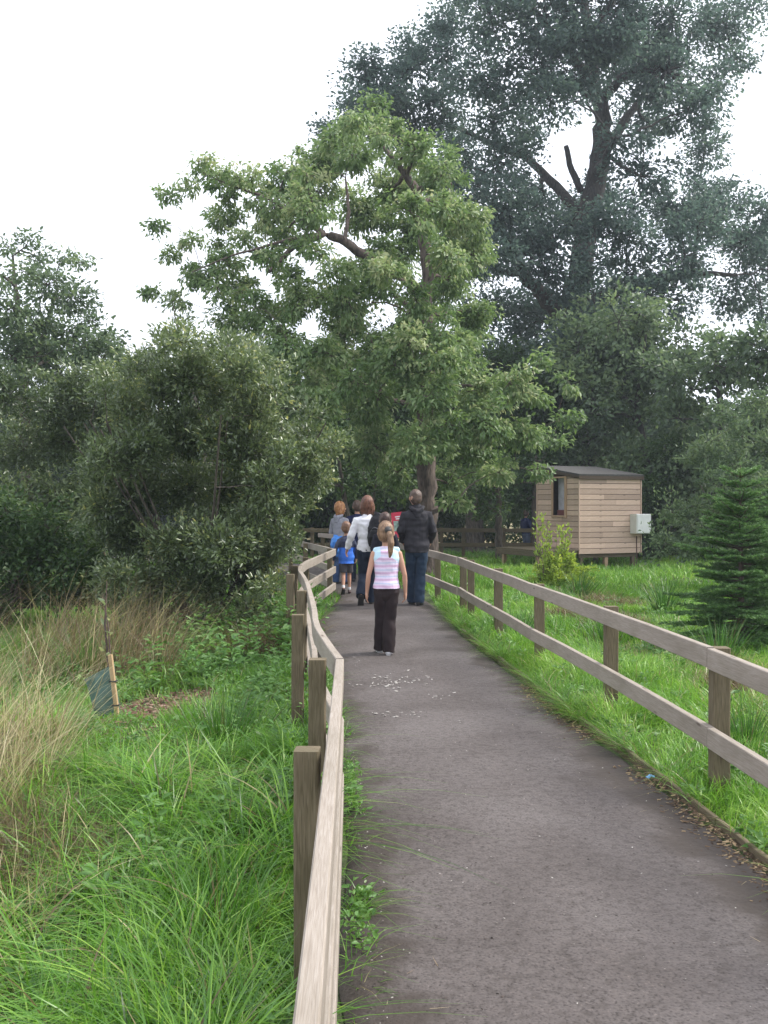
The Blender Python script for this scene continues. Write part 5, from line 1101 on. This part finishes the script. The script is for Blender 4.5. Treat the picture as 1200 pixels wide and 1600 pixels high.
# pale blue shoulder yoke
ab = n.new('ShaderNodeMath'); ab.operation = 'ABSOLUTE'; l(sp_.outputs[0], ab.inputs[0]); ya = n.new('ShaderNodeMath'); ya.operation = 'MULTIPLY_ADD'; ya.inputs[1].default_value = 1.0; l(sp_.outputs[2], ya.inputs[0]); y2 = n.new('ShaderNodeMath'); y2.operation = 'MULTIPLY'; y2.inputs[1].default_value = .75; l(ab.outputs[0], y2.inputs[0]); l(y2.outputs[0], ya.inputs[2])
g1 = n.new('ShaderNodeMath'); g1.operation = 'GREATER_THAN'; g1.inputs[1].default_value = 1.068; l(ya.outputs[0], g1.inputs[0]); g2 = n.new('ShaderNodeMath'); g2.operation = 'GREATER_THAN'; g2.inputs[1].default_value = .052; l(ab.outputs[0], g2.inputs[0]); g3 = n.new('ShaderNodeMath'); g3.operation = 'MULTIPLY'; l(g1.outputs[0], g3.inputs[0]); l(g2.outputs[0], g3.inputs[1])
mc = n.new('ShaderNodeMixRGB'); mc.inputs['Color2'].default_value = (.52, .70, .80, 1); l(g3.outputs[0], mc.inputs['Fac']); l(r.outputs['Color'], mc.inputs['Color1']); l(mc.outputs[0], b.inputs['Base Color']); b.inputs['Roughness'].default_value = .9; b.inputs['Specular IOR Level'].default_value = .2
M_STRIPE = m

def at_px(px, py):
    D_ = F * EYE / (py - HOR); return ((px - 600) / F * D_, D_, .008)

# girl in the striped top
x, y, z = at_px(602, 1024)
person('girl with a ponytail in a pink striped sleeveless top and dark brown flared trousers', 1.345, (x + .012, y, z), R(2), dict(
    head=1.16, w=.98, arm_r=.95, voxel=.005, sh_z=.80, hx=-.004, head_turn=R(-14),
    arms=[((-.138, -.012, .615), (-.150, .015, .480), .3), ((.140, -.012, .615), (.147, .012, .480), .5)],
    legs=[((-.040, .055, .285), (-.046, .105, .052), (-.05, 1, -.05)), ((.026, .02, .27), (.016, -.015, .042))],
    top=dict(mat=M_STRIPE, sleeve=False, low=.512, ease=.014, flare=.010, wr=.005, ws=11), legs_wear=dict(mat=mat_cloth('brown_velour', (.030, .020, .021), (.016, .010, .011)), ease=.008, flare=.015, knee=.007, drop=1.1, waist=.555, wr=.009, ws=8),
    shoe=dict(mat=M_WSHOE, sole=M_WSOLE), hair=dict(kind='pony', mat=mat_hair('light_brown_hair', (.12, .065, .038), (.29, .18, .105)), g=1.04, tail=(.028, .016))))
# woman in white with a backpack
x, y, z = at_px(576, 945)
wm = person('woman with an auburn bob and white cardigan wearing a black backpack on one shoulder', 1.67, (x - .02, y, z), R(-2), dict(
    head=1.02, w=1.0, head_turn=R(6), voxel=.006,
    arms=[((-.150, -.01, .64), (-.190, .045, .515), .4), ((.135, .0, .65), (.13, .06, .52), .4)],
    legs=[((-.040, .02, .27), (-.050, -.155, .105), (-.1, .6, -.8)), ((.035, .03, .27), (.028, .02, .042))],
    top=dict(mat=mat_cloth('white_knit', (.90, .89, .92), (.80, .79, .84)), low=.49, ease=.012, wr=.010, ws=9), legs_wear=dict(mat=M_NAVYJ, ease=.008, flare=.016, wr=.008),
    shoe=dict(mat=M_SHOE), hair=dict(kind='bob', mat=mat_hair('auburn_hair', (.075, .028, .018), (.21, .095, .058)), g=1.10)))
# backpack (worn: a thing held by the woman)
bk = empty('backpack', (x + .13, y - .15, z), R(-14), 'black backpack hanging from the right shoulder of the woman in white', 'backpack')
M_BAG = mat_cloth('black_nylon', (.014, .014, .018), (.006, .006, .009), .5, 60, .4, 12)
bm = bmesh.new(); chain_bm(bm, [(-.01, 0, .93, .13, .075), (.0, -.01, 1.02, .15, .10), (.0, 0, 1.18, .145, .095), (.01, .01, 1.33, .11, .07), (.015, .02, 1.38, .07, .05)], 18); fuse('bag_body', bm, .007, M_BAG, bk, 4, .006, 10)
bm = bmesh.new(); chain_bm(bm, [(-.005, -.095, .97, .095, .035), (-.0, -.115, 1.05, .10, .04), (0, -.10, 1.13, .08, .03)], 14); fuse('front_pocket', bm, .006, M_BAG, bk, 3, .004, 12)
V, Fq = tubes_np([(np.array([(-.075, -.10, 1.14), (-.04, -.125, 1.185), (.0, -.13, 1.2), (.05, -.125, 1.18), (.09, -.095, 1.10), (.095, -.09, 1.0)]), np.array([.004] * 6))], 6); link('piping', mesh_np('piping', V, Fq), mat_plain('grey_piping', (.2, .2, .22), .5), bk, True)
bm = bmesh.new(); ell_bm(bm, Vector((0, -.152, 1.04)), (.016, .006, .016)); me = bpy.data.meshes.new('badge'); bm.to_mesh(me); bm.free(); link('badge', me, mat_plain('silver_badge', (.45, .45, .46), .3, .05, 5, .6), bk, True)
for pts in ([(-.02, .05, 1.36), (-.05, .09, 1.42), (-.05, .16, 1.43), (-.05, .25, 1.38)], [(.05, .05, 1.36), (.09, .08, 1.30), (.12, .08, 1.15), (.10, .04, 1.0)]):
    link('strap', sweep(smooth_poly(pts, 4), .022, .004, .001), M_BAG, bk)
# man in the dark coat
x, y, z = at_px(651, 947)
person('tall man with cropped hair in a dark hooded coat and blue jeans', 1.78, (x, y, z), R(2), dict(
    head=.98, w=1.08, head_turn=R(18), voxel=.0065, hx=-.010,
    arms=[((-.138, .0, .64), (-.110, .10, .545), .5), ((.142, -.01, .64), (.125, .085, .545), .5)],
    legs=[((-.045, .06, .28), (-.028, .10, .050)), ((.036, .02, .27), (.020, .0, .045), (.3, 1, -.02))],
    top=dict(mat=mat_cloth('charcoal_coat', (.032, .030, .036), (.018, .017, .021), .8, 50, .4, 6), low=.457, ease=.018, flare=.010, wr=.014, ws=7, sleeve_ease=.014, hood=True), legs_wear=dict(mat=mat_cloth('blue_denim', (.028, .050, .088), (.015, .030, .056)), ease=.010, flare=.010, knee=.003, wr=.010, ws=9),
    shoe=dict(mat=mat_plain('dark_boot', (.03, .03, .03), .7), h=1.6), hair=dict(kind='short', mat=mat_hair('cropped_brown_hair', (.055, .035, .026), (.125, .08, .058)), g=1.015)))
# boy in the blue coat
x, y, z = at_px(541, 928)
m, n, l, b, o = newmat('blue_and_navy_coat'); t = n.new('ShaderNodeTexCoord'); s3 = n.new('ShaderNodeSeparateXYZ'); l(t.outputs['Object'], s3.inputs[0]); z3_ = n.new('ShaderNodeTexNoise'); z3_.inputs['Scale'].default_value = 9; l(t.outputs['Object'], z3_.inputs['Vector'])
ab = n.new('ShaderNodeMath'); ab.operation = 'ABSOLUTE'; l(s3.outputs[0], ab.inputs[0]); g0 = n.new('ShaderNodeMath'); g0.operation = 'GREATER_THAN'; g0.inputs[1].default_value = .80; l(s3.outputs[2], g0.inputs[0]); g1 = n.new('ShaderNodeMath'); g1.operation = 'GREATER_THAN'; g1.inputs[1].default_value = .152; l(ab.outputs[0], g1.inputs[0]); g2 = n.new('ShaderNodeMath'); g2.operation = 'MAXIMUM'; l(g0.outputs[0], g2.inputs[0]); l(g1.outputs[0], g2.inputs[1])
r = ramp(n, [(.3, (.014, .10, .48)), (.7, (.03, .17, .68))]); l(z3_.outputs['Fac'], r.inputs['Fac']); mc = n.new('ShaderNodeMixRGB'); mc.inputs['Color2'].default_value = (.014, .020, .055, 1); l(g2.outputs[0], mc.inputs['Fac']); l(r.outputs['Color'], mc.inputs['Color1']); l(mc.outputs[0], b.inputs['Base Color']); b.inputs['Roughness'].default_value = .55
M_COAT = m
person('small boy in a blue and navy coat, grey shorts and white socks', 1.21, (x, y, z), R(6), dict(
    head=1.24, w=1.04, head_turn=R(-5), sh_z=.79,
    arms=[((-.165, -.03, .62), (-.185, -.01, .47), .4), ((.150, .02, .63), (.15, .07, .50), .4)],
    legs=[((-.042, -.02, .27), (-.050, -.13, .085), (-.1, .7, -.7)), ((.045, .03, .27), (.046, .02, .045))],
    top=dict(mat=M_COAT, low=.43, ease=.022, flare=.020, wr=.006, ws=8, sleeve_ease=.012), legs_wear=dict(mat=mat_cloth('grey_shorts', (.075, .070, .078), (.05, .046, .05)), ease=.012, len=.86),
    sock=M_WSHOE, shoe=dict(mat=mat_plain('brown_shoe', (.05, .022, .02), .5)), hair=dict(kind='short', mat=mat_hair('boy_brown_hair', (.10, .050, .030), (.22, .12, .075)), g=1.05)))
# child in the grey hoodie
x, y, z = at_px(531, 913)
person('ginger haired child in a grey hoodie and blue jeans turned to the right', 1.58, (x, y, z), R(-38), dict(
    head=1.08, w=.98, head_turn=R(-25),
    arms=[((-.135, .0, .64), (-.09, .12, .64), .6), ((.130, .01, .64), (.09, .13, .66), .6)],
    legs=[((-.045, .01, .27), (-.052, -.02, .045)), ((.045, .03, .27), (.055, .03, .045))],
    top=dict(mat=mat_cloth('grey_hoodie', (.33, .33, .38), (.24, .24, .28)), low=.53, ease=.014, wr=.006, ws=8, hood=True), legs_wear=dict(mat=mat_cloth('mid_denim', (.05, .09, .19), (.03, .06, .14)), ease=.008, flare=.01),
    hair=dict(kind='bob', mat=mat_hair('ginger_hair', (.20, .07, .025), (.48, .24, .10)), g=1.06)))
jk = empty('tied_jacket', (x, y, z), R(-38), 'bright blue jacket tied round the waist of the child in the grey hoodie', 'jacket')
M_BJ = mat_cloth('bright_blue_nylon', (.08, .30, .80), (.04, .18, .60), .45, 40, .6, 11)
bm = bmesh.new(); chain_bm(bm, [(0, .0, .93, .125, .105), (0, -.03, .86, .150, .125), (-.02, -.05, .76, .150, .115), (-.03, -.06, .64, .135, .085), (-.03, -.06, .57, .105, .05)], 20); fuse('jacket_body', bm, .007, M_BJ, jk, 3, .014, 9)
bm = bmesh.new(); chain_bm(bm, [(-.06, .10, .90, .03, .03), (-.02, .14, .84, .028, .03), (-.03, .14, .72, .03, .03), (-.04, .13, .62, .026, .026)], 12); fuse('sleeve', bm, .006, M_BJ, jk, 2, .006, 14)
# person in navy ahead of the woman
x, y, z = at_px(557, 913)
person('adult in a navy jacket mostly hidden behind the woman in white', 1.62, (x, y + .5, z), R(4), dict(
    head=1.0, w=1.05, head_turn=R(10), arms=[((-.145, .0, .64), (-.12, .09, .53), .4), ((.145, .0, .64), (.13, .08, .53), .4)],
    legs=[((-.045, .03, .27), (-.045, .04, .045)), ((.045, .03, .27), (.045, -.04, .045))],
    top=dict(mat=mat_cloth('navy_jacket', (.016, .022, .075), (.009, .013, .05)), low=.5, ease=.016, wr=.006, ws=8), legs_wear=dict(mat=M_NAVYJ), hair=dict(kind='short', mat=mat_hair('dull_brown_hair', (.05, .03, .022), (.13, .08, .06)), g=1.06)))
# dark haired child straight ahead of the girl
x, y, z = at_px(602, 952)
person('dark haired child in dark clothes hidden behind the ponytailed girl', 1.40, (x + .0, y, z), R(0), dict(
    head=1.14, w=.98, sh_z=.80, arms=[((-.125, .0, .64), (-.115, .06, .52), .4), ((.125, .0, .64), (.115, .06, .52), .4)],
    legs=[((-.04, .03, .27), (-.04, .04, .045)), ((.035, .03, .27), (.035, -.02, .045))],
    top=dict(mat=mat_cloth('dark_sweatshirt', (.022, .022, .035), (.012, .012, .02)), low=.5, ease=.012), legs_wear=dict(mat=M_NAVYJ), hair=dict(kind='short', mat=mat_hair('dark_brown_hair', (.035, .018, .014), (.095, .050, .038)), g=1.07)))
# far person under the trees
D_ = 33.0; q = P(822, 0, D_)
person('far person in a navy top and jeans standing in the shade left of the shed', 1.50, (q.x, D_, float(gz(q.x, D_))), R(-50), dict(
    voxel=.009, head=1.0, w=1.0, arms=[((-.14, .02, .65), (-.13, .10, .54), .4), ((.14, .0, .65), (.13, .08, .54), .4)],
    legs=[((-.045, .03, .27), (-.045, .04, .045)), ((.045, .03, .27), (.045, -.04, .045))],
    top=dict(mat=mat_cloth('far_navy_top', (.018, .028, .10), (.01, .016, .06)), low=.5, ease=.016, cuff=.55), legs_wear=dict(mat=mat_cloth('pale_denim', (.12, .15, .22), (.08, .10, .16))), hair=dict(kind='short', mat=mat_hair('far_brown_hair', (.06, .04, .03), (.14, .09, .06)), g=1.06)))

# ------------------------------------------------------------------ added volume in place of lens flare: thin bright haze
zt = 36.0
bm = bmesh.new(); bmesh.ops.create_cube(bm, size=1, matrix=Matrix.Translation((0, 120, zt / 2 - 1.5)) @ Matrix.Diagonal((420, 380, zt + 3, 1)))
me = bpy.data.meshes.new('glare'); bm.to_mesh(me); bm.free(); m = bpy.data.materials.new('glare_volume'); m.use_nodes = True; n = m.node_tree.nodes; n.clear()
o = n.new('ShaderNodeOutputMaterial'); v = n.new('ShaderNodeVolumePrincipled'); v.inputs['Density'].default_value = 0.0010; v.inputs['Color'].default_value = (0.80, 0.88, 1.0, 1); v.inputs['Anisotropy'].default_value = 0.3
m.node_tree.links.new(v.outputs[0], o.inputs['Volume']); hz = link('glare', me, m); tag(hz, 'thin pale haze volume added to stand in for lens flare', 'glare', kind='stuff')
